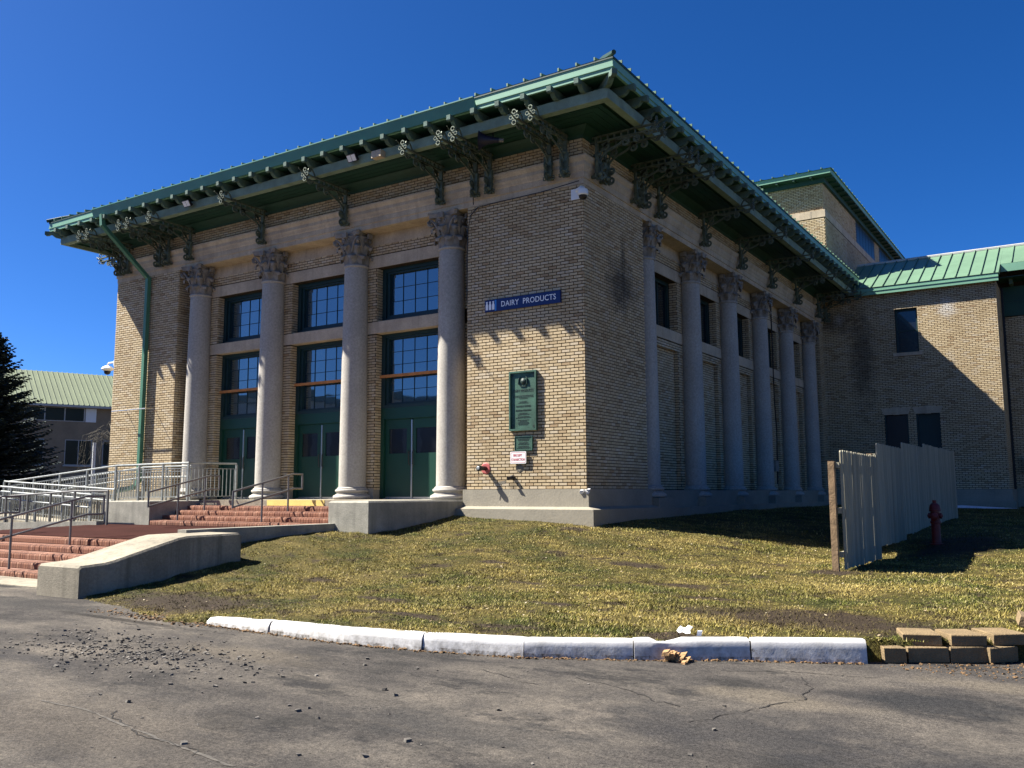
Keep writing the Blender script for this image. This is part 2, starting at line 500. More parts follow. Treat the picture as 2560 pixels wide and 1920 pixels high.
def empty(name, loc, label=None, cat=None, group=None, rot=None):
    o = link(name, None, None, loc=loc, rot=rot)
    o.empty_display_size = 0.2
    tag(o, label, cat, group)
    return o

def tag(o, label=None, cat=None, group=None, kind=None):
    if label: o['label'] = label
    if cat: o['category'] = cat
    if group: o['group'] = group
    if kind: o['kind'] = kind
    return o

def text_polys(body, size, extrude=0.0, spacing=1.0, align='CENTER', bold=0.0, xs=1.0):
    cu_ = bpy.data.curves.new('tmp', 'FONT')
    cu_.body = body; cu_.size = size; cu_.extrude = extrude; cu_.align_x = align; cu_.align_y = 'CENTER'
    cu_.space_character = spacing; cu_.offset = bold
    cu_.resolution_u = 3
    o = bpy.data.objects.new('tmp', cu_)
    C.objects.link(o)
    dg = bpy.context.evaluated_depsgraph_get()
    dg.update()
    me = bpy.data.meshes.new_from_object(o.evaluated_get(dg))
    v = [(q.co.x * xs, q.co.y, q.co.z) for q in me.vertices]
    f = [tuple(p.vertices) for p in me.polygons]
    bpy.data.objects.remove(o); bpy.data.curves.remove(cu_); bpy.data.meshes.remove(me)
    return v, f

def add_text(mb, body, size, x, y, z, **kw):
    """text on a wall facing -Y, centred at x, z, front at y"""
    v, f = text_polys(body, size, **kw)
    i = len(mb.v)
    mb.v += [(x + a, y - c, z + b) for a, b, c in v]
    for q in f:
        mb.f.append(tuple(i + j for j in q)); mb.a.append(0)

# ------------------------------------------------------------------ ground shape
def z_asph(x, y=0):
    return -1.53 - 0.01 * max(-3, min(12, x))

CTRL = [(-2.8, -0.4, -0.60), (-1.2, -0.4, -0.66), (0.3, -0.4, -0.76), (0.45, 3, -0.66), (0.5, 8, -0.60), (0.5, 14, -0.58), (0.5, 19.5, -0.58), (-3.0, -3.2, -0.86), (-4.1, -3.25, -0.80), (-3.0, -1.5, -0.72), (-3.9, -5.4, -0.93), (-3.0, -6.2, -1.16), (-3.0, -7.9, -1.38), (-3.0, -8.95, -1.50), (-1.8, -9.25, -1.52), (-0.7, -9.45, -1.525), (0.2, -9.3, -1.47), (2.3, -9.25, -1.41), (4.2, -8.85, -1.42), (5.9, -7.8, -1.42), (6.9, -7.3, -1.42), (8.5, -6.0, -1.38), (12, -5, -1.35), (5.42, -2.05, -1.26), (5.42, 0.6, -1.25), (5.42, 1.5, -1.20), (5.42, 3, -1.03), (5.42, 5.2, -0.90), (5.3, 11.5, -0.80), (6.14, 2.2, -1.05), (9, 0, -1.12), (10, 8, -0.88), (12, 20, -0.70), (4.5, 19.7, -0.64), (2.5, 0, -0.98), (2.5, -3, -1.18), (2.5, -6, -1.36), (0, -3.6, -1.08), (0, -6.5, -1.34), (-1.5, -5, -1.18), (-1.5, -2.2, -0.88)]
CT = np.array(CTRL)
def _phi(r2_):
    return r2_ * np.log(r2_ + 1e-9)
_d2 = ((CT[:, None, :2] - CT[None, :, :2]) ** 2).sum(-1)
_n = len(CT)
_A = np.zeros((_n + 3, _n + 3))
_A[:_n, :_n] = _phi(_d2) + np.eye(_n) * 0.03
_A[:_n, _n] = 1; _A[:_n, _n + 1:] = CT[:, :2]
_A[_n:, :_n] = _A[:_n, _n:].T
_W = np.linalg.solve(_A, np.concatenate([CT[:, 2], [0, 0, 0]]))
def z_lawn(X, Y):
    X = np.asarray(X, float); Y = np.asarray(Y, float)
    d2 = (X[..., None] - CT[:, 0]) ** 2 + (Y[..., None] - CT[:, 1]) ** 2
    return _phi(d2) @ _W[:_n] + _W[_n] + X * _W[_n + 1] + Y * _W[_n + 2]

KERB = [(0.191, -9.429), (1.239, -9.47), (2.326, -9.47), (3.202, -9.34), (4.18, -9.08), (5.069, -8.612), (5.963, -8.05), (6.873, -7.60)]
LAWN_POLY = [(-3.1, -3.0), (-3.1, 0.1), (0.0, 0.1), (0.0, 20.2), (6.3, 20.2), (6.3, 24), (30, 24), (30, -0.5), (14, -3.6), (10, -5.3), (8.3, -6.45), (7.6, -7.0), (6.87, -7.45)] + [(x, y + 0.08) for x, y in KERB[::-1][1:]] + [(-0.35, -9.58), (-1.0, -9.42), (-1.7, -9.15), (-2.3, -9.05), (-3.02, -8.9), (-3.15, -8.8), (-3.15, -6.1), (-4.0, -6.1), (-4.0, -3.0)]
PL = np.array(LAWN_POLY)
def inside(X, Y):
    r = np.zeros(X.shape, bool)
    j = len(PL) - 1
    for i in range(len(PL)):
        xi, yi = PL[i]; xj, yj = PL[j]
        c = ((yi > Y) != (yj > Y)) & (X < (xj - xi) * (Y - yi) / (yj - yi + 1e-12) + xi)
        r ^= c
        j = i
    return r

# asphalt: one sheet to the horizon
mb = MB()
xs = [-900, -3, 0, 12, 900]; ys = [-900, -30, 0, 40, 1200]
for a in range(4):
    for b_ in range(4):
        mb.face([(xs[a], ys[b_], z_asph(xs[a])), (xs[a + 1], ys[b_], z_asph(xs[a + 1])), (xs[a + 1], ys[b_ + 1], z_asph(xs[a + 1])), (xs[a], ys[b_ + 1], z_asph(xs[a]))])
tag(mb.build('asphalt_ground', M_ASPH), kind='structure')

# lawn
def vnoise(X, Y, s, seed):
    r = np.random.default_rng(seed)
    g = r.random((64, 64))
    x = X * s + 400; y = Y * s + 400
    xi = np.floor(x).astype(int); yi = np.floor(y).astype(int)
    fx = x - xi; fy = y - yi
    fx = fx * fx * (3 - 2 * fx); fy = fy * fy * (3 - 2 * fy)
    a = g[xi % 64, yi % 64]; b = g[(xi + 1) % 64, yi % 64]; c = g[xi % 64, (yi + 1) % 64]; d = g[(xi + 1) % 64, (yi + 1) % 64]
    return (a * (1 - fx) + b * fx) * (1 - fy) + (c * (1 - fx) + d * fx) * fy - 0.5
def lawn_height(X, Y):
    return z_lawn(X, Y) + 0.035 * vnoise(X, Y, 1.3, 3) + 0.028 * vnoise(X, Y, 4.2, 4) + 0.018 * vnoise(X, Y, 11.0, 14)
gx = np.concatenate([np.arange(-4.3, 8.6, 0.11), np.arange(8.6, 30, 0.6)])
gy = np.concatenate([np.arange(-9.9, 3, 0.11), np.arange(3, 24.2, 0.35)])
GX, GY = np.meshgrid(gx, gy, indexing='ij')
GZ = lawn_height(GX, GY)
ins = inside(GX, GY)
GZ = np.where(ins, GZ, np.minimum(GZ, -1.53 - 0.01 * np.clip(GX, -3, 12)) - 0.10)
ny = len(gy)
idx = np.arange(len(gx) * ny).reshape(len(gx), ny)
keep = ins[:-1, :-1] | ins[1:, :-1] | ins[:-1, 1:] | ins[1:, 1:]
q = np.stack([idx[:-1, :-1], idx[1:, :-1], idx[1:, 1:], idx[:-1, 1:]], -1)[keep]
me = bpy.data.meshes.new('lawn')
me.from_pydata(np.stack([GX.ravel(), GY.ravel(), GZ.ravel()], -1).tolist(), [], q.tolist())
me.materials.append(M_LAWN)
me.shade_smooth()
tag(link('lawn', me), kind='structure')

# grass blades, one mass
def blades(n, x0, x1, y0, y1, w, h):
    X = rng.uniform(x0, x1, n); Y = rng.uniform(y0, y1, n)
    k = inside(X, Y)
    X = X[k]; Y = Y[k]
    bare = np.zeros(len(X), bool)
    for (cx, cy, _), (sx, sy, _) in SOILS:
        dd = np.hypot((X - cx) / sx, (Y - cy) / sy) + 0.8 * vnoise(X, Y, 2.5, 9)
        bare |= (dd < 0.75) & (rng.random(len(X)) < 0.72)
    thin = vnoise(X, Y, 1.8, 5) + 0.5 * vnoise(X, Y, 6, 6)
    thin += 0.5 * vnoise(X, Y, 11, 7)
    bare |= (thin < -0.24) & (rng.random(len(X)) < 0.8)
    X = X[~bare]; Y = Y[~bare]
    n = len(X)
    Z = lawn_height(X, Y) - 0.005
    th = rng.uniform(0, 2 * np.pi, n)
    tilt = rng.uniform(0.55, 1.45, n)
    L = h * rng.uniform(0.5, 1.4, n) * (1 + 0.8 * vnoise(X, Y, 0.9, 8))
    dx = np.cos(th); dy = np.sin(th)
    wx = -dy * w * rng.uniform(0.6, 1.3, n); wy = dx * w * rng.uniform(0.6, 1.3, n)
    tx = X + dx * np.sin(tilt) * L; ty = Y + dy * np.sin(tilt) * L; tz = Z + np.cos(tilt) * L + 0.004
    V = np.stack([np.stack([X - wx, Y - wy, Z], -1), np.stack([X + wx, Y + wy, Z], -1), np.stack([tx, ty, tz], -1)], 1).reshape(-1, 3)
    return V
Vs = [blades(300000, -4.2, 9.0, -9.9, -3.5, 0.0055, 0.030), blades(150000, -4.2, 12, -3.5, 2.5, 0.007, 0.034), blades(60000, 0, 14, 2.5, 20, 0.009, 0.05)]
V = np.concatenate(Vs)
nt = len(V) // 3
me = bpy.data.meshes.new('grass')
me.vertices.add(len(V)); me.vertices.foreach_set('co', V.ravel())
me.loops.add(len(V)); me.loops.foreach_set('vertex_index', np.arange(len(V), dtype=np.int32))
me.polygons.add(nt); me.polygons.foreach_set('loop_start', np.arange(0, len(V), 3, dtype=np.int32))
me.update()
A = me.attributes.new('rnd', 'FLOAT', 'FACE'); A.data.foreach_set('value', rng.random(nt).astype(np.float32))
me.materials.append(M_BLADE)
tag(link('grass', me), 'short patchy straw and green spring grass on the lawn', 'grass', kind='stuff')

# ------------------------------------------------------------------ main hall
HB = 6.43            # top of the brickwork under the entablature
BL, BD = 16.36, 20.0  # length of the front, depth of the side
PW = 2.99             # corner pier width
FX = [-3.65 - 3.02 * i for i in range(4)]          # front column axes
RY = [3.60 + 3.02 * i for i in range(6)]           # side column axes
CS = 0.27             # column axes stand this far behind the wall face
WP = 0.46             # window wall plane
ROWH, MOD, JT = HB / 95, 0.2032, 0.0180

hall = empty('exhibition_hall', (-8.18, 8, -0.8), 'large buff brick exhibition hall with green eaves and two rows of grey columns', 'building')

def brick_list(W_, z0, rows, openings=(), phase=0.0):
    out = []
    for r in range(rows):
        z = z0 + r * ROWH
        segs = [(0.0, W_)]
        zc = z + ROWH / 2
        for (a, b, c, d) in openings:
            if c < zc < d:
                ns = []
                for (p, q_) in segs:
                    if b <= p or a >= q_:
                        ns.append((p, q_))
                    else:
                        if a > p: ns.append((p, a))
                        if b < q_: ns.append((b, q_))
                segs = ns
        off = (MOD / 2 if r % 2 else 0.0) + phase
        for (p, q_) in segs:
            k = math.floor((p - off) / MOD)
            while True:
                a = off + k * MOD; b = a + MOD
                k += 1
                if a >= q_ - 1e-6: break
                a2 = max(a, p); b2 = min(b, q_)
                e0 = 0 if a2 == p else JT / 2; e1 = 0 if b2 == q_ else JT / 2
                if b2 - a2 > 0.035:
                    out.append((a2 + e0, b2 - e1, z + JT / 2, z + ROWH - JT / 2))
    return out

def brick_wall(parent, o, u, n, W_, z0, rows, openings=(), proud=0.016, keep=0, phase=0.0):
    """joined brick skins; the `keep` bricks nearest the camera become objects"""
    o = Vector((o[0], o[1], 0)); u = Vector((u[0], u[1], 0)); n = Vector((n[0], n[1], 0))
    bl = brick_list(W_, z0, rows, openings, phase)
    singles = []
    if keep:
        full = [(((o + u * ((a + b) / 2) + Vector((0, 0, c))) - Vector(CAM)).length, i) for i, (a, b, c, d) in enumerate(bl) if abs((b - a) - (MOD - JT)) < 1e-4]
        full.sort()
        pick = {i for _, i in full[:keep]}
        me = None
        for i in sorted(pick):
            a, b, c, d = bl[i]
            if me is None:
                q = MB(); w = (MOD - JT) / 2; h = (ROWH - JT) / 2
                q.obox((0, 0, 0), u * w, -n * 0.03, (0, 0, h))
                me = q.mesh('brick', MB_BRICK1)
            jit = random.uniform(-0.002, 0.002)
            singles.append(link('brick', me, parent, loc=o + u * ((a + b) / 2) + n * (proud - 0.03 + jit) + Vector((0, 0, (c + d) / 2))))
        bl = [b for i, b in enumerate(bl) if i not in pick]
    mb = MB()
    V = mb.v; F = mb.f; A_ = mb.a
    for (a, b, c, d) in bl:
        pr = proud + random.uniform(-0.002, 0.002)
        i = len(V)
        p0 = o + u * a; p1 = o + u * b
        for nn in (0.0, pr):
            for (pp, z) in ((p0, c), (p1, c), (p1, d), (p0, d)):
                w_ = pp + n * nn
                V.append((w_.x, w_.y, z))
        rnd = random.random()
        for q in ((4, 5, 6, 7), (0, 1, 5, 4), (1, 2, 6, 5), (2, 3, 7, 6), (3, 0, 4, 7)):
            F.append(tuple(i + j for j in q)); A_.append(rnd)
    ob = mb.build('brickwork', MB_BRICK, parent, attr=True)
    ob['kind'] = 'stuff'
    return ob

def core(name, boxes, mat=None):
    mb = MB()
    for b in boxes:
        mb.box(*b)
    return mb.build(name, mat or M_MORTAR, hall)

# corner pier at the near corner
w = core('corner_pier', [(-PW, 0, 0, 2.97, 0.0, HB)])
w['label'] = 'corner pier carrying the blue sign'
brick_wall(w, (-PW, 0), (1, 0), (0, -1), PW, 0, 95, keep=300)
w2 = core('side_pier_face', [(-0.3, -0.002, 0.01, 2.96, 0.01, HB - .01)])
brick_wall(w2, (0, 0), (0, 1), (1, 0), 2.97, 0, 95, phase=MOD / 2)
brick_wall(w, (-PW, 0.46), (0, -1), (-1, 0), 0.46, 0, 95, phase=0.05)
# far corner pier
w = core('corner_pier', [(-BL, -BL + PW, 0, 3.0, 0.0, HB)])
w['label'] = 'corner pier with the green downspout'
brick_wall(w, (-BL, 0), (1, 0), (0, -1), PW, 0, 95)
brick_wall(w, (-BL + PW, 0), (0, 1), (1, 0), 0.46, 0, 95, phase=0.1)
brick_wall(w, (-BL, 3.0), (0, -1), (-1, 0), 3.0, 0, 95, phase=0.1)
# front window wall
x0, x1 = -BL + PW, -PW
bays = [(FX[i] + FX[i + 1]) / 2 for i in range(3)]
HO = 0.98
boxes = []
edges = [x0] + [e for b in bays[::-1] for e in (b - HO, b + HO)] + [x1]
for i in range(0, len(edges), 2):
    boxes.append((edges[i], edges[i + 1], WP, 0.9, -0.25, 5.56))
boxes.append((x0, x1, WP, 0.9, 5.56, HB + 0.02))
w = core('window_wall', boxes)
ops = [(b - HO - x0, b + HO - x0, -1, 5.56) for b in bays] + [(-1, 99, 3.88, 4.18), (-1, 99, 5.56, 5.87), (-1, 99, 6.14, 9), (-1, 99, -1, 0.03)]
brick_wall(w, (x0, WP), (1, 0), (0, -1), x1 - x0, 0, 92, ops)
for b in bays:
    brick_wall(w, (b - HO, WP), (0, 1), (1, 0), 0.2, 0, 82, [(-1, 9, 3.88, 4.18), (-1, 9, -1, 0.03)], phase=0.1)
    brick_wall(w, (b + HO, WP + 0.2), (0, -1), (-1, 0), 0.2, 0, 82, [(-1, 9, 3.88, 4.18), (-1, 9, -1, 0.03)], phase=0.1)
# front stone bands
mb = MB(); mb.box(x0 + .002, x1 - .002, WP - 0.02, WP + 0.25, 5.563, 5.868); mb.build('lintel_band', M_STONE, hall)
mb = MB(); mb.box(x0 + .002, x1 - .002, WP - 0.02, WP + 0.3, 6.142, HB + 0.01); mb.build('upper_stone_band', M_STONE, hall)
for b in bays:
    mb = MB(); mb.box(b - HO - 0.10, b + HO + 0.10, WP - 0.035, WP + 0.3, 3.882, 4.178); mb.build('transom_stone', M_STONE, hall)
    for s_ in (-1, 1):
        xx = b + s_ * (HO + 0.105 + 0.1)
        mb = MB(); mb.box(xx - 0.1, xx + 0.1, WP - 0.02, WP + 0.2, 3.884, 4.176); mb.build('transom_end_block', M_STONE, hall)
for xx in FX:
    mb = MB(); mb.box(xx - 0.535, xx + 0.535, WP - 0.03, WP + 0.2, -0.22, 0.035); mb.build('pier_base_stone', M_PLINTH, hall)

# side window wall
y0s, y1s = 2.97, 19.36
sb = [(RY[i] + RY[i + 1]) / 2 for i in range(5)]
eds = [y0s] + [e for b in sb for e in (b - HO, b + HO)] + [y1s]
boxes = []
for i in range(0, len(eds), 2):
    boxes.append((-0.9, -WP, eds[i], eds[i + 1], -0.3, 5.56))
for b in sb:
    boxes.append((-0.9, -WP, b - HO, b + HO, 3.75, 4.18))
    boxes.append((-0.9, -WP - 0.12, b - HO, b + HO, -0.3, 3.75))
boxes.append((-0.9, -WP, y0s, y1s, 5.56, HB + 0.02))
w = core('side_window_wall', boxes)
ops = [(b - HO - y0s, b + HO - y0s, 4.18, 5.56) for b in sb] + [(b - HO - y0s, b + HO - y0s, -1, 3.68) for b in sb] + [(-1, 99, 3.88, 4.18), (-1, 99, 5.56, 5.87), (-1, 99, 6.14, 9)]
brick_wall(w, (-WP, y0s), (0, 1), (1, 0), y1s - y0s, 0, 92, ops)
for b in sb:
    brick_wall(w, (-WP - 0.12, b - HO), (0, 1), (1, 0), 2 * HO, 0, 55)
    brick_wall(w, (-WP - 0.2, b + HO), (1, 0), (0, -1), 0.2, 0, 82, [(-1, 9, 3.75, 4.18)], phase=0.1)
mb = MB(); mb.box(-WP - 0.25, -WP + 0.02, y0s + .002, y1s - .002, 5.563, 5.868); mb.build('side_lintel_band', M_STONE, hall)
mb = MB(); mb.box(-WP - 0.25, -WP + 0.02, y0s + .002, y1s - .002, 6.142, HB + .01); mb.build('side_upper_stone_band', M_STONE, hall)
mb = MB(); mb.box(-WP - 0.25, -WP + 0.03, y0s + .002, y1s - .002, 3.882, 4.178); mb.build('side_sill_band', M_STONE, hall)
w = core('side_end_pier', [(-0.5, 0, y1s, BD + 0.5, 0, HB)])
brick_wall(w, (0, y1s), (0, 1), (1, 0), BD - y1s, 0, 95)
brick_wall(w, (-0.5, y1s), (1, 0), (0, -1), 0.5, 0, 95, phase=0.1)
core('rear_wall', [(-BL + 0.001, -BL + 0.3, 3.0, BD, -0.8, HB), (-BL, -0.9, BD, BD + 0.3, -0.8, HB)], M_FARWALL)
core('roof_void', [(-BL + 0.1, -0.1, 0.1, BD, HB + 0.03, 7.90)])

# plinths
def plinth(name, x0, x1, y0, y1, z0, z1, mat=None):
    mb = MB(); mb.box(x0, x1, y0, y1, z0, z1)
    return mb.build(name, mat or M_PLINTH, hall)
mb = MB(); mb.box(-PW - 0.07, 0.08, -0.08, 3.03, -0.37, -0.001); pl = mb.build('upper_plinth', M_PLINTH, hall)
mb = MB()
mb.box(-PW - 0.1, 0.32, -0.34, 3.0, -1.3, -0.415)
b0, b1 = (-PW - 0.1, -0.34, 0.32, 3.0), (-PW - 0.1, -0.079, 0.081, 3.0)
i = len(mb.v)
mb.v += [(b0[0], b0[1], -0.415), (b0[2], b0[1], -0.415), (b0[2], b0[3], -0.415), (b1[0], b1[1], -0.365), (b1[2], b1[1], -0.365), (b1[2], b1[3], -0.365)]
mb.f += [(i, i + 1, i + 4, i + 3), (i + 1, i + 2, i + 5, i + 4)]; mb.a += [0, 0]
mb.build('lower_plinth', M_PLINTH, hall)
mb = MB(); c = Vector((0.03, -0.05, -0.02))
for k in range(9):
    p_ = c + Vector((random.uniform(-.12, .06), random.uniform(-.05, -.02), random.uniform(-.06, .02)))
    mb.obox(p_, (0.025, 0.01, 0), (0, 0.02, 0.008), (0.006, 0, 0.018))
mb.build('chipped_corner', M_KERB, pl)
plinth('side_upper_plinth', -0.5, -0.03, 3.04, 19.3, -0.45, -0.02)
plinth('end_pier_plinth', -0.5, 0.05, 19.301, 20.0, -0.44, -0.001)
plinth('side_lower_plinth', -0.5, 0.30, 3.01, 20.0, -1.3, -0.43)
for k, yy in enumerate(RY):
    mb = MB(); mb.box(-0.62, 0.19, yy - 0.44, yy + 0.44, -0.43, -0.20); mb.build('column_plinth_block', M_PLINTH, hall)
plinth('far_pier_plinth', -BL - 0.08, -BL + PW + 0.08, -0.08, 3.1, -1.8, 0.0)

# entablature, mitred round the near corner
ENT = [(-0.5, HB), (0.02, HB), (0.02, 6.56), (0.045, 6.565), (0.045, 6.70), (0.06, 6.72), (0.075, 6.78), (0.095, 6.82), (0.095, 6.90), (0.13, 6.95), (0.15, 6.99), (0.15, 7.02), (-0.5, 7.03)]
def wrap(prof, name, mat, parent=hall, xl=-BL, yb=BD, lwrap=True):
    mb = MB(); n = len(prof)
    rings = []
    stations = [lambda o: (xl - o, yb), lambda o: (xl - o, -o), lambda o: (o, -o), lambda o: (o, yb)]
    if not lwrap:
        stations = stations[1:]
    i0 = 0
    for st in stations:
        for (o, z) in prof:
            x, y = st(o)
            mb.v.append((x, y, z))
    for s_ in range(len(stations) - 1):
        for k in range(n):
            k2 = (k + 1) % n
            mb.f.append((s_ * n + k, s_ * n + k2, (s_ + 1) * n + k2, (s_ + 1) * n + k)); mb.a.append(0)
    mb.f.append(tuple(range(n))[::-1]); mb.f.append(tuple((len(stations) - 1) * n + k for k in range(n))); mb.a += [0, 0]
    return mb.build(name, mat, parent)
ent = wrap(ENT, 'entablature', M_STONE)
fz = wrap([(-0.4, 7.03), (-0.001, 7.03), (-0.001, 7.45), (-0.4, 7.45)], 'frieze', M_MORTAR)
brick_wall(fz, (-BL, 0), (1, 0), (0, -1), BL, 7.035, 6)
brick_wall(fz, (0, 0), (0, 1), (1, 0), BD, 7.035, 6, phase=MOD / 2)
wrap([(-0.35, 7.44), (0.03, 7.44), (0.05, 7.50), (0.16, 7.58), (0.22, 7.64), (-0.35, 7.66)], 'green_crown_moulding', M_SOFFIT)
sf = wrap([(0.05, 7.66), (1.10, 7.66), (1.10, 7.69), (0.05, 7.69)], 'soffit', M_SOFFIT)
for k, o_ in enumerate((0.40, 0.58, 0.76, 0.94)):
    wrap([(o_ - 0.008, 7.652), (o_ + 0.008, 7.652), (o_ + 0.008, 7.661), (o_ - 0.008, 7.661)], 'soffit_board_joint', M_ROOFDK, sf)
wrap([(1.07, 7.55), (1.22, 7.565), (1.22, 7.78), (1.07, 7.78)], 'eave_beam', M_BEAM)
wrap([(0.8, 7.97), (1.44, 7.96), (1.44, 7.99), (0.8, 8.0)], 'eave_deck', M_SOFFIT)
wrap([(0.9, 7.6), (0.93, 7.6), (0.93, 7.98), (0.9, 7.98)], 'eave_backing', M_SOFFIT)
wrap([(1.40, 7.95), (1.455, 7.95), (1.455, 8.035), (1.475, 8.04), (1.475, 8.075), (1.462, 8.08), (1.462, 8.235), (1.40, 8.235)], 'fascia', M_FASCIA)
# roof: low hip
EV, RZ, PT = 1.482, 8.245, 0.27
xl, xr, yf = -BL - EV, EV, -EV
rx = (xl + xr) / 2; rh = RZ + (xr - rx) * PT; yr = yf + (xr - rx)
mb = MB(); YB = 27.0
for dz in (0.0,):
    mb.face([(xl, yf, RZ), (xr, yf, RZ), (rx, yr, rh)])
    mb.face([(xr, yf, RZ), (xr, BD - .2, RZ), (rx, BD - .2, rh), (rx, yr, rh)])
    mb.face([(xl, YB, RZ), (xl, yf, RZ), (rx, yr, rh), (rx, YB, rh)])
    mb.face([(rx, BD - .2, rh), (xr, BD - .2, RZ), (0.9, 23, RZ + 0.2), (rx, 23, rh)])
roof = mb.build('roof', M_ROOF, hall)
wrap([(1.42, 8.205), (1.478, 8.205), (1.478, 8.238), (1.42, 8.238)], 'drip_edge', M_ROOFDK, roof)
seams = {}
def seam(L):
    L = round(L, 1)
    if L not in seams:
        mb = MB()
        mb.prism([(0, 0), (-0.0, 0.062), (0.03, 0.055), (0.16, 0.045), (L, 0.045), (L, 0)], lambda a, b, t: (t, a, b + a * PT), -0.016, 0.016)
        seams[L] = mb.mesh('seam', M_ROOF)
    return seams[L]
n = int((xr - xl) / 0.405)
for k in range(n):
    x = xr - 0.40 - k * 0.405
    d = min(xr - x, x - xl)
    if d > 0.15:
        link('seam', seam(min(d, 4.0)), roof, loc=(x, yf - 0.005, RZ + 0.01))
n = int((BD - yf) / 0.405)
for k in range(n):
    y = yf + 0.40 + k * 0.405
    d = y - yf
    link('seam', seam(min(d, 4.0)), roof, loc=(xr + 0.005, y, RZ + 0.01), rot=math.pi / 2)
for sx, cx, ang in ((1, xr, 1), (-1, xl, -1)):
    mb = MB()
    mb.tube([(cx + 0.04 * sx, yf - 0.04, RZ + 0.04), (cx - 0.3 * sx, yf + 0.3, RZ + 0.16), (rx, yr, rh + 0.05)], [0.05, 0.075, 0.075], 6)
    mb.build('hip_cap', M_ROOFDK, roof)
# gutter on the long middle part of the front, leaning out
mb = MB()
mb.prism([(-1.477, 7.955), (-1.505, 7.955), (-1.58, 8.165), (-1.60, 8.175), (-1.60, 8.20), (-1.56, 8.20), (-1.477, 8.05)], lambda a, b, t: (t, a, b), -15.42, -1.73)
gut = mb.build('gutter', M_GUTTER, hall)
# rafter tails
TP = [(0.95, 7.955), (1.575, 7.955), (1.575, 7.85), (1.55, 7.825), (1.49, 7.835), (1.465, 7.865), (1.43, 7.86), (1.40, 7.82), (1.35, 7.78), (1.28, 7.765), (1.18, 7.785), (0.95, 7.785)]
mb = MB(); mb.prism(TP, lambda a, b, t: (t, -a, b), -0.05, 0.05)
tail_me = mb.mesh('rafter_tail', M_TAIL)
k = 0
x = 0.72
while x > -BL - 1.0:
    link('rafter_tail', tail_me, hall, loc=(x, 0, 0)); x -= 0.622
y = -0.70
while y < BD - 0.2:
    link('rafter_tail', tail_me, hall, loc=(0, y, 0), rot=math.pi / 2); y += 0.622
y = -0.70
while y < 4:
    link('rafter_tail', tail_me, hall, loc=(-BL, y, 0), rot=-math.pi / 2); y += 0.622
mb = MB(); mb.prism([(a * 1.38, b - 0.004) for a, b in TP], lambda a, b, t: (t, -a, b), -0.055, 0.055)
hip_me = mb.mesh('rafter_tail', M_TAIL)
link('rafter_tail', hip_me, hall, loc=(0, 0, 0), rot=math.pi / 4)
link('rafter_tail', hip_me, hall, loc=(-BL, 0, 0), rot=-math.pi / 4)

# ------------------------------------------------------------------ columns
def leaf(mb, ang, r0, z0, h, w, lean, curl, prof=None):
    """an acanthus leaf standing on the bell and curling out at its tip"""
    rows = []
    for k in range(9):
        s_ = k / 8
        if s_ < 0.72:
            r = r0 + lean * (s_ / 0.72) ** 2.0
            z = z0 + h * s_ / 0.72
        else:
            t = (s_ - 0.72) / 0.28 * 2.6
            r = r0 + lean + curl * math.sin(t) * 0.9 + curl * 0.25 * t
            z = z0 + h - curl * 0.9 * (1 - math.cos(t)) + curl * 0.25
        ww = w * (0.72 + 0.5 * math.sin(s_ * math.pi * 0.85)) * (1 if s_ < 0.8 else 1 - (s_ - 0.8) * 2.2)
        rows.append((r, z, ww))
    i0 = len(mb.v)
    for (r, z, ww) in rows:
        for j, lx in enumerate((-1, -0.55, 0, 0.55, 1)):
            rr = r + (0.025 if j == 2 else (0.006 if j in (1, 3) else -0.02))
            a = ang + lx * ww / max(r, 0.15)
            mb.v.append((rr * math.cos(a), rr * math.sin(a), z))
    for k in range(8):
        for j in range(4):
            mb.f.append((i0 + k * 5 + j, i0 + k * 5 + j + 1, i0 + (k + 1) * 5 + j + 1, i0 + (k + 1) * 5 + j)); mb.a.append(0)

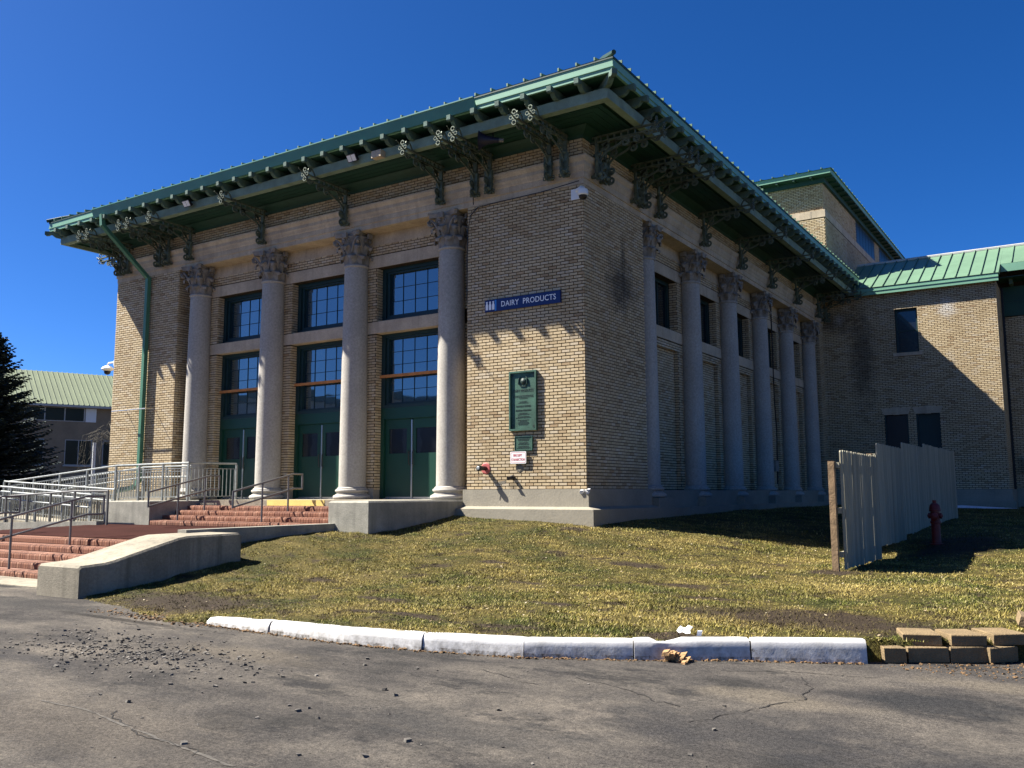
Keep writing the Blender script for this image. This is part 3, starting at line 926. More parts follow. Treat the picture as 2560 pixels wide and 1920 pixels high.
def capital_mesh(rt):
    mb = MB()
    k = rt / 0.295
    mb.lathe([(rt * 0.98, 0.0), (rt * 0.98, 0.3), (rt * 1.05, 0.5), (rt * 1.25, 0.64), (rt * 1.35, 0.70)], 24)
    for j in range(8):
        leaf(mb, j * math.pi / 4 + math.pi / 8, rt * 1.02, 0.0, 0.22, 0.105 * k, 0.035, 0.075)
    for j in range(8):
        leaf(mb, j * math.pi / 4, rt * 1.03, 0.16, 0.30, 0.095 * k, 0.085, 0.085)
    for j in range(4):
        a0 = math.pi / 4 + j * math.pi / 2
        for s_ in (-1, 1):
            path = []
            for q in range(22):
                t = q / 21
                if t < 0.4:
                    rr = rt * (1.10 + 0.62 * (t / 0.4)); zz = 0.30 + 0.36 * math.sin(t / 0.4 * 1.35)
                    aa = a0 + s_ * 0.42 * (1 - t / 0.4)
                else:
                    th = (t - 0.4) / 0.6 * 4.2 * math.pi / 1.4
                    rad = 0.085 * (1 - (t - 0.4) / 0.6 * 0.8) * k
                    rr = rt * 1.72 + math.sin(th) * rad * 1.0; zz = 0.652 - 0.085 * k + math.cos(th) * rad
                    aa = a0 + s_ * 0.02
                path.append((rr * math.cos(aa), rr * math.sin(aa), zz))
            mb.tube(path, 0.027 * k, 5)
        am = j * math.pi / 2
        rr = rt * 1.50
        mb.obox((rr * math.cos(am), rr * math.sin(am), 0.715), (0.03 * math.cos(am), 0.03 * math.sin(am), 0), (-0.07 * math.sin(am), 0.07 * math.cos(am), 0), (0, 0, 0.065))
        rr = rt * 1.32
        for s_ in (-1, 1):
            path = []
            for q in range(14):
                t = q / 13
                th = t * 2.6 * math.pi / 1.2
                rad = 0.055 * (1 - 0.75 * t)
                off = s_ * (0.085 - math.sin(th) * rad * 0.9)
                path.append((rr * math.cos(am) - off * math.sin(am), rr * math.sin(am) + off * math.cos(am), 0.60 + math.cos(th) * rad))
            mb.tube(path, 0.018, 4)
    # abacus with hollow sides
    def ring(R, dip, z):
        pts = []
        for j in range(4):
            a = math.pi / 4 + j * math.pi / 2
            n_ = a + math.pi / 2
            c0 = Vector((R * math.cos(a), R * math.sin(a))); c1 = Vector((R * math.cos(n_), R * math.sin(n_)))
            tdir = (c1 - c0).normalized()
            c0b = c0 + tdir * 0.05; c1b = c1 - tdir * 0.05
            nrm = -((c0 + c1) / 2).normalized()
            for q in range(7):
                t = q / 6
                pnt = c0b.lerp(c1b, t) + nrm * dip * math.sin(math.pi * t)
                pts.append((pnt.x, pnt.y, z))
        return pts
    rings = [ring(rt * 1.93, 0.105, 0.70), ring(rt * 2.0, 0.10, 0.735), ring(rt * 2.0, 0.10, 0.765), ring(rt * 2.1, 0.10, 0.785), ring(rt * 2.1, 0.10, 0.815)]
    i0 = len(mb.v); m_ = len(rings[0])
    for r in rings:
        mb.v += r
    for k2 in range(len(rings) - 1):
        for j in range(m_):
            j2 = (j + 1) % m_
            mb.f.append((i0 + k2 * m_ + j, i0 + k2 * m_ + j2, i0 + (k2 + 1) * m_ + j2, i0 + (k2 + 1) * m_ + j)); mb.a.append(0)
    mb.f.append(tuple(i0 + j for j in range(m_))[::-1]); mb.f.append(tuple(i0 + (len(rings) - 1) * m_ + j for j in range(m_))); mb.a += [0, 0]
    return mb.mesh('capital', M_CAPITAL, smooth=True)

def shaft_mesh(rb, rt, z0, z1):
    mb = MB(); pr = []
    for k in range(15):
        t = k / 14
        pr.append((rb + (rt - rb) * (t ** 1.5), z0 + (z1 - z0) * t))
    pr += [(rt, z1 - 0.07), (rt + 0.022, z1 - 0.06), (rt + 0.032, z1 - 0.035), (rt + 0.022, z1 - 0.01), (rt, z1)]
    return mb.lathe(sorted(pr[:14], key=lambda q: q[1]) + pr[15:], 40).mesh('column', M_GRANITE, smooth=True)

def torus_prof(r, z, h, b):
    return [(r + b * math.cos(a) * 1.0, z + h / 2 + h / 2 * math.sin(a)) for a in [(-math.pi / 2) + math.pi * q / 8 for q in range(9)]]
def base_mesh(rb, z0):
    pr = torus_prof(rb + 0.075, z0, 0.11, 0.06) + [(rb + 0.075, z0 + 0.112), (rb + 0.075, z0 + 0.122), (rb + 0.035, z0 + 0.14), (rb + 0.04, z0 + 0.165), (rb + 0.06, z0 + 0.172)] + torus_prof(rb + 0.045, z0 + 0.172, 0.075, 0.035) + [(rb + 0.04, z0 + 0.25), (rb + 0.04, z0 + 0.268), (rb, z0 + 0.30)]
    return MB().lathe(pr, 40).mesh('column_base', M_GRANITE, smooth=True)
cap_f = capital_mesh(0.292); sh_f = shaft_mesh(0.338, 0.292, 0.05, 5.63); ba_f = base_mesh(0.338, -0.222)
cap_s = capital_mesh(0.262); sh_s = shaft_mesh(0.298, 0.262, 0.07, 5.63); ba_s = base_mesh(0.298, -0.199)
for k, xx in enumerate(FX):
    o = link('column', sh_f, hall, loc=(xx, CS, 0))
    link('capital', cap_f, o, local=True, loc=(0, 0, 5.63))
    link('column_base', ba_f, o, local=True)
for k, yy in enumerate(RY):
    o = link('column', sh_s, hall, loc=(-CS, yy, 0))
    link('capital', cap_s, o, local=True, loc=(0, 0, 5.63))
    link('column_base', ba_s, o, local=True)

# ------------------------------------------------------------------ iron eave brackets
def spiral(co, cz, r0, r1, a0, turns, n=18, sgn=1):
    return [(co + (r0 + (r1 - r0) * t) * math.cos(a0 + sgn * turns * 2 * math.pi * t), cz + (r0 + (r1 - r0) * t) * math.sin(a0 + sgn * turns * 2 * math.pi * t)) for t in [q / (n - 1) for q in range(n)]]
def bar(mb, pts, x=0.0, w=0.032, th=0.014):
    mb.tube([(x, -o, z) for o, z in pts], 1.0, 4, flat=(w, th), up=(1, 0, 0))
def bez(p0, p1, p2, p3, n=12):
    out = []
    for q in range(n):
        t = q / (n - 1); u_ = 1 - t
        out.append(tuple(u_ ** 3 * a + 3 * u_ * u_ * t * b + 3 * u_ * t * t * c + t ** 3 * d for a, b, c, d in zip(p0, p1, p2, p3)))
    return out
arm = MB()
arm.obox((0, -0.175, 7.05), (0.05, 0, 0), (0, 0.022, 0), (0, 0, 0.47))
arm.box(-0.04, 0.04, -0.16, -0.03, 6.62, 6.68)
for zz in (7.40, 7.52):
    arm.box(-0.028, 0.028, -1.50, -0.03, zz - 0.015, zz + 0.015)
for o_ in (0.28, 0.44, 0.60, 0.76, 0.92, 1.08):
    arm.box(-0.02, 0.02, -o_ - 0.015, -o_ + 0.015, 7.414, 7.506)
arm_me = arm.mesh('bracket', M_IRON)
scr = MB()
bar(scr, bez((0.20, 6.70), (0.19, 7.0), (0.30, 7.14), (0.55, 7.20)) + bez((0.55, 7.20), (0.72, 7.25), (0.82, 7.31), (0.83, 7.37), 8)[1:])
bar(scr, spiral(0.845, 7.28, 0.095, 0.025, 1.7, 1.3, sgn=-1))
bar(scr, bez((0.20, 6.93), (0.25, 7.18), (0.34, 7.29), (0.48, 7.385)))
bar(scr, spiral(0.38, 7.26, 0.095, 0.025, 2.6, 1.3, sgn=-1))
bar(scr, spiral(1.10, 7.30, 0.085, 0.022, 1.6, 1.3, sgn=-1))
bar(scr, bez((1.10, 7.385), (0.92, 7.36), (0.74, 7.35), (0.62, 7.39)))
bar(scr, spiral(0.32, 6.86, 0.085, 0.02, 3.1, 1.5, sgn=1), w=0.036)
bar(scr, spiral(0.31, 6.65, 0.10, 0.022, 1.7, 1.5, sgn=1), w=0.036)
bar(scr, bez((0.21, 6.82), (0.25, 6.75), (0.26, 6.75), (0.31, 6.75)), w=0.036)
for sx in (-1, 1):
    for (zz, ln) in ((6.72, 0.16), (6.86, 0.20), (7.0, 0.22)):
        scr.obox((sx * 0.055, -0.215, zz), (0.036, 0, 0), (0.004, 0.03, 0), (sx * 0.01, 0.006, ln / 2))
    scr.tube([(sx * 0.06, -0.19, 6.66), (sx * 0.09, -0.21, 6.59), (sx * 0.13, -0.20, 6.60), (sx * 0.135, -0.20, 6.66), (sx * 0.105, -0.20, 6.67)], 0.016, 4)
scr.lathe([(0.02, -0.30), (0.065, -0.25), (0.07, -0.18), (0.03, -0.1)], 8, (0, 0, 6.70), 'y')
scr.lathe([(0.02, -0.27), (0.055, -0.235), (0.06, -0.18), (0.03, -0.1)], 8, (0, 0, 7.12), 'y')
scr_me = scr.mesh('scrollwork', M_IRON)
fin = MB()
bar(fin, bez((1.28, 7.40), (1.36, 7.30), (1.44, 7.30), (1.47, 7.36)) + spiral(1.425, 7.36, 0.045, 0.015, 0.1, 1.1, 10)[1:], w=0.026)
bar(fin, bez((1.24, 7.52), (1.27, 7.66), (1.36, 7.72), (1.44, 7.68)) + spiral(1.415, 7.65, 0.042, 0.015, 0.6, -1.0, 10)[1:], w=0.026)
for (zz, rr) in ((7.62, 0.044), (7.505, 0.034), (7.39, 0.048)):
    fin.tube([(0.0 + rr * math.cos(a), -1.57, zz + rr * math.sin(a)) for a in [2 * math.pi * q / 12 for q in range(13)]], 0.014, 4)
for sx in (-1, 1):
    fin.tube([(sx * (0.075 + 0.038 * math.cos(a)), -1.57, 7.505 + 0.038 * math.sin(a)) for a in [2 * math.pi * q / 10 for q in range(11)]], 0.011, 4)
fin.tube([(0, -1.48, 7.46), (0, -1.58, 7.50), (0, -1.70, 7.56), (0, -1.78, 7.60)], [0.022, 0.018, 0.012, 0.005], 5)
fin.box(-0.02, 0.02, -1.56, -1.49, 7.39, 7.53)
fin_me = fin.mesh('finial', M_IRON)
def bracket(x, y, rot):
    o = link('bracket', arm_me, hall, loc=(x, y, 0), rot=rot)
    link('scrollwork', scr_me, o, local=True); link('finial', fin_me, o, local=True)
PAIR = (0.33, 0.72, 2.27, 2.66)
for xx in list(FX) + [-d for d in PAIR] + [-BL + d for d in PAIR]:
    bracket(xx, 0, 0)
for yy in list(RY) + list(PAIR) + [19.72]:
    bracket(0, yy, math.pi / 2)
for yy in PAIR:
    bracket(-BL, yy, -math.pi / 2)

# ------------------------------------------------------------------ front windows and doors
YF = 0.66
def pane_grid(parent, x0, x1, z0, z1, nc, nr, y, mat, cache={}):
    w_, h_ = (x1 - x0) / nc, (z1 - z0) / nr
    key = (round(w_, 3), round(h_, 3), mat.name)
    if key not in cache:
        cache[key] = MB().box(-w_ / 2 + 0.001, w_ / 2 - 0.001, -0.004, 0.004, -h_ / 2 + 0.001, h_ / 2 - 0.001).mesh('pane', mat)
    for i in range(nc):
        for j in range(nr):
            link('pane', cache[key], parent, loc=(x0 + (i + .5) * w_, y, z0 + (j + .5) * h_), rot=(random.uniform(-.006, .006), 0, random.uniform(-.006, .006)))
    mb = MB()
    for i in range(nc + 1):
        mb.box(x0 + i * w_ - 0.006, x0 + i * w_ + 0.006, y - 0.018, y + 0.002, z0, z1)
    for j in range(nr + 1):
        mb.box(x0, x1, y - 0.016, y + 0.002, z0 + j * h_ - 0.006, z0 + j * h_ + 0.006)
    mb.build('muntins', M_FRAME, parent)
def rect_frame(mb, x0, x1, z0, z1, fw, ft, fb, y0, y1):
    mb.box(x0, x0 + fw, y0, y1, z0, z1); mb.box(x1 - fw, x1, y0, y1, z0, z1)
    mb.box(x0 + fw, x1 - fw, y0, y1, z1 - ft, z1); mb.box(x0 + fw, x1 - fw, y0, y1, z0, z0 + fb)
for b in bays:
    X0, X1 = b - HO + 0.002, b + HO - 0.002
    mb = MB(); rect_frame(mb, X0, X1, 4.18, 5.562, 0.13, 0.09, 0.10, YF, YF + 0.2); rect_frame(mb, X0 + 0.13, X1 - 0.13, 4.28, 5.47, 0.08, 0.05, 0.08, YF + 0.05, YF + 0.16)
    f = mb.build('upper_window', M_FRAME, hall)
    pane_grid(f, X0 + 0.21, X1 - 0.21, 4.36, 5.42, 4, 3, YF + 0.13, M_GLASS)
    mb = MB(); rect_frame(mb, X0, X1, 2.02, 3.882, 0.13, 0.08, 0.08, YF, YF + 0.2); rect_frame(mb, X0 + 0.13, X1 - 0.13, 2.10, 3.80, 0.08, 0.05, 0.05, YF + 0.05, YF + 0.16)
    f = mb.build('lower_window', M_FRAME, hall)
    pane_grid(f, X0 + 0.21, X1 - 0.21, 2.15, 3.75, 4, 5, YF + 0.13, M_GLASS)
    mb = MB(); mb.box(X0, X1, YF - 0.06, YF - 0.002, 2.78, 2.845); mb.build('timber_bar', M_WOODBAR, f)
    mb = MB()
    mb.box(X0, X0 + 0.12, YF, YF + 0.2, -0.21, 2.018); mb.box(X1 - 0.12, X1, YF, YF + 0.2, -0.21, 2.018); mb.box(X0 + 0.12, X1 - 0.12, YF, YF + 0.18, 1.74, 2.018)
    fr = mb.build('door_frame', M_DOOR, hall)
    for s_ in (-1, 1):
        a, c_ = (X0 + 0.123, b - 0.012) if s_ < 0 else (b + 0.012, X1 - 0.123)
        wx0, wx1 = (a + 0.12, c_ - 0.16) if s_ < 0 else (a + 0.10, c_ - 0.12)
        mb = MB(); yd = YF + 0.06
        mb.box(a, wx0, yd, yd + 0.05, -0.20, 1.737); mb.box(wx1, c_, yd, yd + 0.05, -0.20, 1.737)
        mb.box(wx0, wx1, yd, yd + 0.05, 1.50, 1.737); mb.box(wx0, wx1, yd, yd + 0.05, -0.20, 0.89)
        d_ = mb.build('door', M_DOOR, hall)
        mb = MB(); mb.box(wx0 - .002, wx1 + .002, yd + 0.02, yd + 0.03, 0.888, 1.502); mb.build('pane', M_GLASSD, d_)
        hx = c_ - 0.05 if s_ < 0 else a + 0.05
        mb = MB(); mb.tube([(hx, yd - 0.005, 0.60), (hx, yd - 0.06, 0.63), (hx, yd - 0.06, 0.92), (hx, yd - 0.005, 0.95)], 0.013, 6); mb.build('handle', M_BLACK, d_)
        mb = MB(); mb.box(a + .02, c_ - .02, yd - .006, yd - .001, -0.19, -0.165); mb.build('kick_strip', M_ALU, d_)
    mb = MB(); mb.box(b - 0.017, b + 0.017, YF + 0.035, YF + 0.09, -0.2, 1.70); mb.build('astragal', M_ALU, fr)
    mb = MB(); mb.box(X0 + .125, X1 - .125, YF - 0.01, YF + 0.12, -0.222, -0.202); mb.build('threshold', M_ALU, fr)
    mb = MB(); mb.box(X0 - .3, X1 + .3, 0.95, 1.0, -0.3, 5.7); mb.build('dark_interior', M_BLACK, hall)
# side windows: dark
for b in sb:
    mb = MB()
    Y0, Y1 = b - HO + 0.002, b + HO - 0.002
    xx = -WP - 0.22
    mb.box(xx - .1, xx, Y0, Y0 + 0.12, 4.18, 5.562); mb.box(xx - .1, xx, Y1 - 0.12, Y1, 4.18, 5.562)
    mb.box(xx - .1, xx, Y0 + .12, Y1 - .12, 5.46, 5.562); mb.box(xx - .1, xx, Y0 + .12, Y1 - .12, 4.18, 4.28)
    f = mb.build('side_window', M_FRAME, hall)
    for i in range(3):
        wv = (Y1 - Y0 - 0.24) / 3
        ya = Y0 + 0.12 + i * wv
        mb = MB(); mb.box(xx - .07, xx - .06, ya + .006, ya + wv - .006, 4.28, 5.46); mb.build('pane', M_GLASSD, f)
        if i:
            mb = MB(); mb.box(xx - .09, xx - .02, ya - .015, ya + .015, 4.28, 5.46); mb.build('mullion', M_FRAME, f)

# downspout from the gutter end to the far pier
mb = MB()
def sqtube(mb, path, w_):
    mb.tube(path, w_ * 0.7071, 4, up=(0, 1, 0.001))
sqtube(mb, [(-14.95, -1.54, 7.98), (-14.93, -1.52, 7.64)], 0.11)
sqtube(mb, [(-14.93, -1.52, 7.66), (-14.68, -0.12, 6.33)], 0.11)
sqtube(mb, [(-14.68, -0.12, 6.36), (-14.70, -0.11, 0.30)], 0.12)
sqtube(mb, [(-14.70, -0.11, 0.33), (-14.85, -0.16, 0.12), (-15.25, -0.45, 0.02)], 0.12)
mb.build('downspout', M('green_downspout_metal', (0.065, 0.185, 0.115), 0.5, 0.15, 2), hall)
# steps, platform and landing follow below

# ------------------------------------------------------------------ platform, steps, cheeks
PZ = -0.222
mb = MB(); mb.box(-9.56, -4.10, -1.99, 0.9, -1.2, PZ)
plat = tag(mb.build('entrance_platform', M_CONC), kind='structure')
mb = MB(); mb.box(-7.17, -5.37, -1.996, -1.985, -0.345, PZ - 0.012); mb.build('yellow_nosing', M_YELLOW, plat)
mb = MB(); mb.box(-7.17, -5.37, -1.996, -1.80, PZ - 0.011, PZ + 0.004); mb.build('yellow_nosing_top', M_YELLOW, plat)
def bevel_box(x0, x1, y0, y1, z0, z1, b=0.035):
    mb = MB(); i = 0
    mb.v += [(x0, y0, z0), (x1, y0, z0), (x1, y1, z0), (x0, y1, z0), (x0, y0, z1 - b), (x1, y0, z1 - b), (x1, y1, z1 - b), (x0, y1, z1 - b), (x0 + b, y0 + b, z1), (x1 - b, y0 + b, z1), (x1 - b, y1 - b, z1), (x0 + b, y1 - b, z1)]
    for k in range(4):
        k2 = (k + 1) % 4
        mb.f += [(k, k2, 4 + k2, 4 + k), (4 + k, 4 + k2, 8 + k2, 8 + k)]
    mb.f += [(8, 9, 10, 11), (3, 2, 1, 0)]; mb.a += [0] * 10
    return mb
tag(bevel_box(-4.11, -3.06, -3.15, 0.3, -1.4, -0.224).build('cheek_block', M_CONC2), 'grey concrete block flanking the upper steps, under the last column before the sign pier', 'cheek wall')
tag(bevel_box(-11.3, -9.55, -3.35, 0.0, -1.5, -0.235, 0.02).build('platform_side_wall', M_CONC2), 'stained concrete wall beside the upper steps carrying the pipe guard railing', 'wall')
mb = MB(); mb.box(-16.2, -11.3, -0.9, 0.0, -1.7, -0.245); mb.box(-13.4, -11.3, -2.35, -0.9, -1.7, -0.245)
tag(mb.build('upper_walkway', M_CONC), kind='structure')
# upper flight
def step_flight(name, label, x0, x1, risers, zb, h, t, nind, bw=0.0762, zland=None):
    """risers: list of y of each riser, bottom first"""
    e = empty(name, ((x0 + x1) / 2, risers[0], zb), label, 'steps')
    sp = [(0, -h + .004), (0, -.048), (.008, -.026), (.022, -.010), (.042, 0), (.20, 0), (.20, -h + .004)]
    me = MB().prism(sp, lambda a, b, t_: (t_, a, b), -bw / 2 + 0.0055, bw / 2 - 0.0055).mesh('brick', M_STEP)
    cand = []
    for r, y in enumerate(risers):
        z = zb + h * (r + 1)
        x = x1 - bw / 2
        while x > x0:
            cand.append(((Vector((x, y, z)) - Vector(CAM)).length, x, y, z)); x -= bw
        mb = MB(); mb.box(x0, x1, y + 0.012, (risers[r + 1] + 0.02) if r + 1 < len(risers) else y + t + 0.03, zb - 0.3, z - 0.006 - 0.001 * r)
        mb.build('tread', M_STEPBACK, e)
    cand.sort()
    for k, (d, x, y, z) in enumerate(cand[:nind]):
        link('brick', me, e, loc=(x + random.uniform(-.001, .001), y + random.uniform(-.004, .004), z + random.uniform(-.003, .002)))
    if len(cand) > nind:
        mb = MB()
        for (d, x, y, z) in cand[nind:]:
            mb.prism([(a_ + y, b_ + z) for a_, b_ in sp], lambda a, b, t_: (t_, a, b), x - bw / 2 + 0.0035, x + bw / 2 - 0.0035)
        o = mb.build('brick_rows', M_STEP, e); o['kind'] = 'stuff'
    return e
step_flight('brick_steps', 'upper flight of four red brick steps up to the doors', -9.55, -4.11, [-3.35, -3.01, -2.67, -2.33], -0.772, 0.106, 0.34, 300)
step_flight('brick_steps', 'lower flight of five red brick steps rising from the asphalt', -12.6, -4.13, [-7.70, -7.35, -7.00, -6.65, -6.30], -1.50, 0.12, 0.34, 300)
# landing of dark red pavers, falling gently forward and to the left
def zl(x, y):
    return -0.776 + 0.042 * (y + 3.35) - 0.05 * max(0, -11.3 - x)
mb = MB()
xs_ = [-24, -11.3, -4.05]; ys_ = [-6.08, -3.3]
for a in range(2):
    mb.face([(xs_[a], ys_[0], zl(xs_[a], ys_[0])), (xs_[a + 1], ys_[0], zl(xs_[a + 1], ys_[0])), (xs_[a + 1], ys_[1], zl(xs_[a + 1], ys_[1])), (xs_[a], ys_[1], zl(xs_[a], ys_[1]))])
mb.face([(-24, -6.9, -1.6), (-12.6, -6.9, -1.3), (-12.6, -6.08, zl(-12.6, -6.08)), (-24, -6.08, zl(-24, -6.08))])
tag(mb.build('paver_landing', M_PAVER), kind='structure')
mb = MB(); mb.box(-3.99 - 0.16, -3.93, -6.6, -3.152, -1.6, -0.665); tag(mb.build('landing_kerb', M_CONC2), kind='structure')
mb = MB(); mb.box(-13, -4.12, -8.45, -7.68, -1.75, -1.485); tag(mb.build('concrete_footpath', M_CONC), kind='structure')
# sloping cheek of the lower flight
prof = [(-8.94, -1.80), (-8.94, -1.09), (-8.91, -1.06), (-8.55, -1.038), (-8.40, -1.01), (-7.91, -0.885), (-7.35, -0.745), (-7.20, -0.722), (-6.20, -0.712), (-6.165, -0.735), (-6.165, -1.80)]
mb = MB(); n = len(prof); bv = 0.03
for xx, dz, ins_ in ((-4.12, -bv, 0), (-4.12 + bv, 0, 0), (-3.10 - bv, 0, 0), (-3.10, -bv, 0)):
    mb.v += [(xx, y, z + (dz if z > -1.7 else 0)) for y, z in prof]
for s_ in range(3):
    for k in range(n):
        k2 = (k + 1) % n
        mb.f.append((s_ * n + k, s_ * n + k2, (s_ + 1) * n + k2, (s_ + 1) * n + k)); mb.a.append(0)
mb.f += [tuple(range(n))[::-1], tuple(3 * n + k for k in range(n))]; mb.a += [0, 0]
tag(mb.build('sloping_cheek_wall', M_CONC), 'long sloping concrete cheek wall between the lower steps and the lawn', 'cheek wall')

# ------------------------------------------------------------------ access ramp and railings
mb = MB()
def slab(mb, xa, za, xb, zb, y0, y1, zbot=-1.9):
    mb.prism([(xa, za), (xb, zb), (xb, zbot), (xa, zbot)], lambda a, b, t: (a, t, b), y0, y1)
slab(mb, -13.4, -0.247, -17.6, -0.60, -2.35, -0.95)
slab(mb, -17.6, -0.602, -19.4, -0.602, -3.60, -0.95)
slab(mb, -17.6, -0.60, -12.2, -0.84, -3.60, -2.37)
tag(mb.build('ramp_deck', M_CONC), 'pale concrete switchback access ramp along the left of the hall', 'ramp')
picket_cache = {}
def guard(label, path, zs, height=0.90, post_every=1.15, group=None, mat=None, pick=True, mid=None):
    """path: list of (x,y); zs: deck height at each; a pipe guard with pickets"""
    mat = mat or M_GALV
    e = empty('guard_railing', (path[0][0], path[0][1], zs[0]), label, 'railing', 'guard railings on the access ramp')
    mb = MB(); P = [(x, y, z + height) for (x, y), z in zip(path, zs)]
    mb.tube(P, 0.022, 6); mb.build('top_rail', mat, e, smooth=True)
    if pick:
        mb = MB(); mb.tube([(x, y, z + height - 0.13) for (x, y), z in zip(path, zs)], 0.013, 4); mb.build('upper_rail', mat, e)
        mb = MB(); mb.tube([(x, y, z + 0.09) for (x, y), z in zip(path, zs)], 0.013, 4); mb.build('bottom_rail', mat, e)
    if mid:
        mb = MB(); mb.tube([(x, y - 0.07, z + mid) for (x, y), z in zip(path, zs)], 0.02, 6); mb.build('handrail', mat, e, smooth=True)
    for k in range(len(path) - 1):
        a = Vector((*path[k], zs[k])); b = Vector((*path[k + 1], zs[k + 1]))
        L = (b - a).length
        npst = max(1, round(L / post_every))
        if 'post' not in picket_cache:
            picket_cache['post'] = MB().box(-0.022, 0.022, -0.022, 0.022, 0, 0.88).mesh('post', M_GALV)
            picket_cache['pk'] = MB().tube([(0, 0, 0.09), (0, 0, 0.77)], 0.0095, 4).mesh('picket', M_GALV)
            picket_cache['pd'] = MB().box(-0.022, 0.022, -0.022, 0.022, 0, 0.88).mesh('post', M_RAIL)
        for j in range(npst + (1 if k == len(path) - 2 else 0)):
            link('post', picket_cache['pd' if mat is M_RAIL else 'post'], e, loc=a.lerp(b, j / npst))
        if pick:
            nk = int(L / 0.115)
            for j in range(nk):
                link('picket', picket_cache['pk'], e, loc=a.lerp(b, (j + 0.5) / nk))
    return e
guard('pipe guard railing with pickets running from the doors along the top of the concrete wall', [(-9.6, -0.85), (-9.6, -2.29), (-12.5, -2.29)], [PZ, PZ - .01, -0.245])
guard('guard railing with pickets sloping down along the front of the upper ramp run', [(-12.5, -2.29), (-17.6, -2.29)], [-0.245, -0.60])
guard('guard railing with pickets against the brick pier at the back of the upper ramp run', [(-11.2, -1.0), (-13.2, -1.0), (-17.6, -1.0)], [-0.245, -0.25, -0.60], mid=0.62)
guard('guard railing along the back of the lower ramp run', [(-17.6, -2.44), (-12.3, -2.44)], [-0.60, -0.86], mid=0.62)
guard('guard railing with pickets along the front of the lower ramp run', [(-19.2, -3.5), (-17.6, -3.5), (-11.6, -3.5)], [-0.60, -0.66, -0.99], mid=0.6)
guard('plain dull grey rail beside the dark red landing', [(-10.75, -3.62), (-12.1, -3.62), (-15.2, -3.62), (-20, -3.62)], [-0.88, -0.88, -1.0, -1.2], mat=M_RAIL, pick=False, height=0.88)
mb = MB(); mb.prism([(-11.0, -0.70), (-20, -0.90), (-20, -2), (-11.0, -2)], lambda a, b, t: (a, t, b), -3.72, -3.52)
tag(mb.build('ramp_kerb_wall', M_CONC2), 'low shaded concrete kerb wall between landing and ramp', 'wall')

def handrail(label, x, low, knee, end, drop, posts, zfloor, bottom_closed=True):
    e = empty('stair_handrail', (x, posts[0], zfloor[0]), label, 'handrail', 'stair handrails')
    (yl, zl_), (yk, zk), (ye, ze) = low, knee, end
    mb = MB(); mb.tube([(x, yl, zl_), (x, yk, zk), (x, ye, ze)], 0.021, 8); mb.build('top_rail', M_RAIL, e, smooth=True)
    mb = MB(); mb.tube([(x, yl, zl_ - drop), (x, yk, zk - drop), (x, ye, ze - drop)], 0.021, 8); mb.build('lower_rail', M_RAIL, e, smooth=True)
    mb = MB(); mb.tube([(x, ye, ze + .02), (x, ye, ze - drop - .02)], 0.022, 8); mb.build('end_return', M_RAIL, e)
    mb = MB(); mb.tube([(x, yl, zl_ + .02), (x, yl, zl_ - drop - .02)], 0.022, 8); mb.build('end_return', M_RAIL, e)
    for py, pz in zip(posts, zfloor):
        t = (py - yl) / (yk - yl); zt = zl_ + (zk - zl_) * min(1, t)
        mb = MB(); mb.tube([(x, py, pz - .01), (x, py, zt)], 0.021, 8); mb.build('post', M_RAIL, e)
handrail('grey pipe handrail on the upper steps next to the concrete wall', -8.7, (-3.98, -0.033), (-2.35, 0.349), (-2.10, 0.345), 0.315, [-3.22, -2.5], [-0.666, -0.454])
handrail('grey pipe handrail on the upper steps in front of the yellow nosing', -5.95, (-3.98, -0.033), (-2.35, 0.349), (-2.10, 0.345), 0.315, [-3.22, -2.5], [-0.666, -0.454])
handrail('grey pipe handrail on the lower steps nearer the sloping cheek wall', -7.5, (-8.5, -0.696), (-6.14, -0.113), (-5.80, -0.112), 0.342, [-7.55, -6.45], [-1.38, -1.02])
handrail('grey pipe handrail on the lower steps at the left edge of the photo', -10.5, (-8.5, -0.696), (-6.14, -0.113), (-5.80, -0.112), 0.342, [-7.55, -6.45], [-1.38, -1.02])

# ------------------------------------------------------------------ kerb, blocks
def kerb_mat():
    m, t, b = nmat('chipped_white_kerb_paint')
    P = pos(t)
    n1 = noise(t, P, 5, 5)
    c = ramp(t, n1, [(0.3, (0.40, 0.39, 0.37)), (0.6, (0.53, 0.52, 0.505))])
    ch = noise(t, P, 9, 7, 0.7)
    c = mix(t, ramp(t, ch, [(0.66, (0, 0, 0)), (0.68, (0.9,) * 3)]), c, (0.17, 0.15, 0.12))
    low = N(t, 'ShaderNodeAttribute', attribute_name='rnd').outputs['Fac']
    dn = noise(t, P, 14, 6, 0.7)
    d = math_(t, 'MULTIPLY', low, ramp(t, dn, [(0.38, (0, 0, 0)), (0.62, (0.95,) * 3)]))
    c = mix(t, d, c, (0.075, 0.06, 0.042))
    t.links.new(c, b.inputs['Base Color'])
    b.inputs['Roughness'].default_value = 0.7
    bump(t, b, math_(t, 'ADD', noise(t, P, 30, 5), math_(t, 'MULTIPLY', ch, 1.2)), 0.18, 0.010)
    return m
M_KERBP = kerb_mat()
KH = [0.075, 0.125, 0.145, 0.155, 0.165, 0.175, 0.185, 0.20]
kb = empty('kerb', (KERB[0][0], KERB[0][1], z_asph(0)))
kb['kind'] = 'structure'
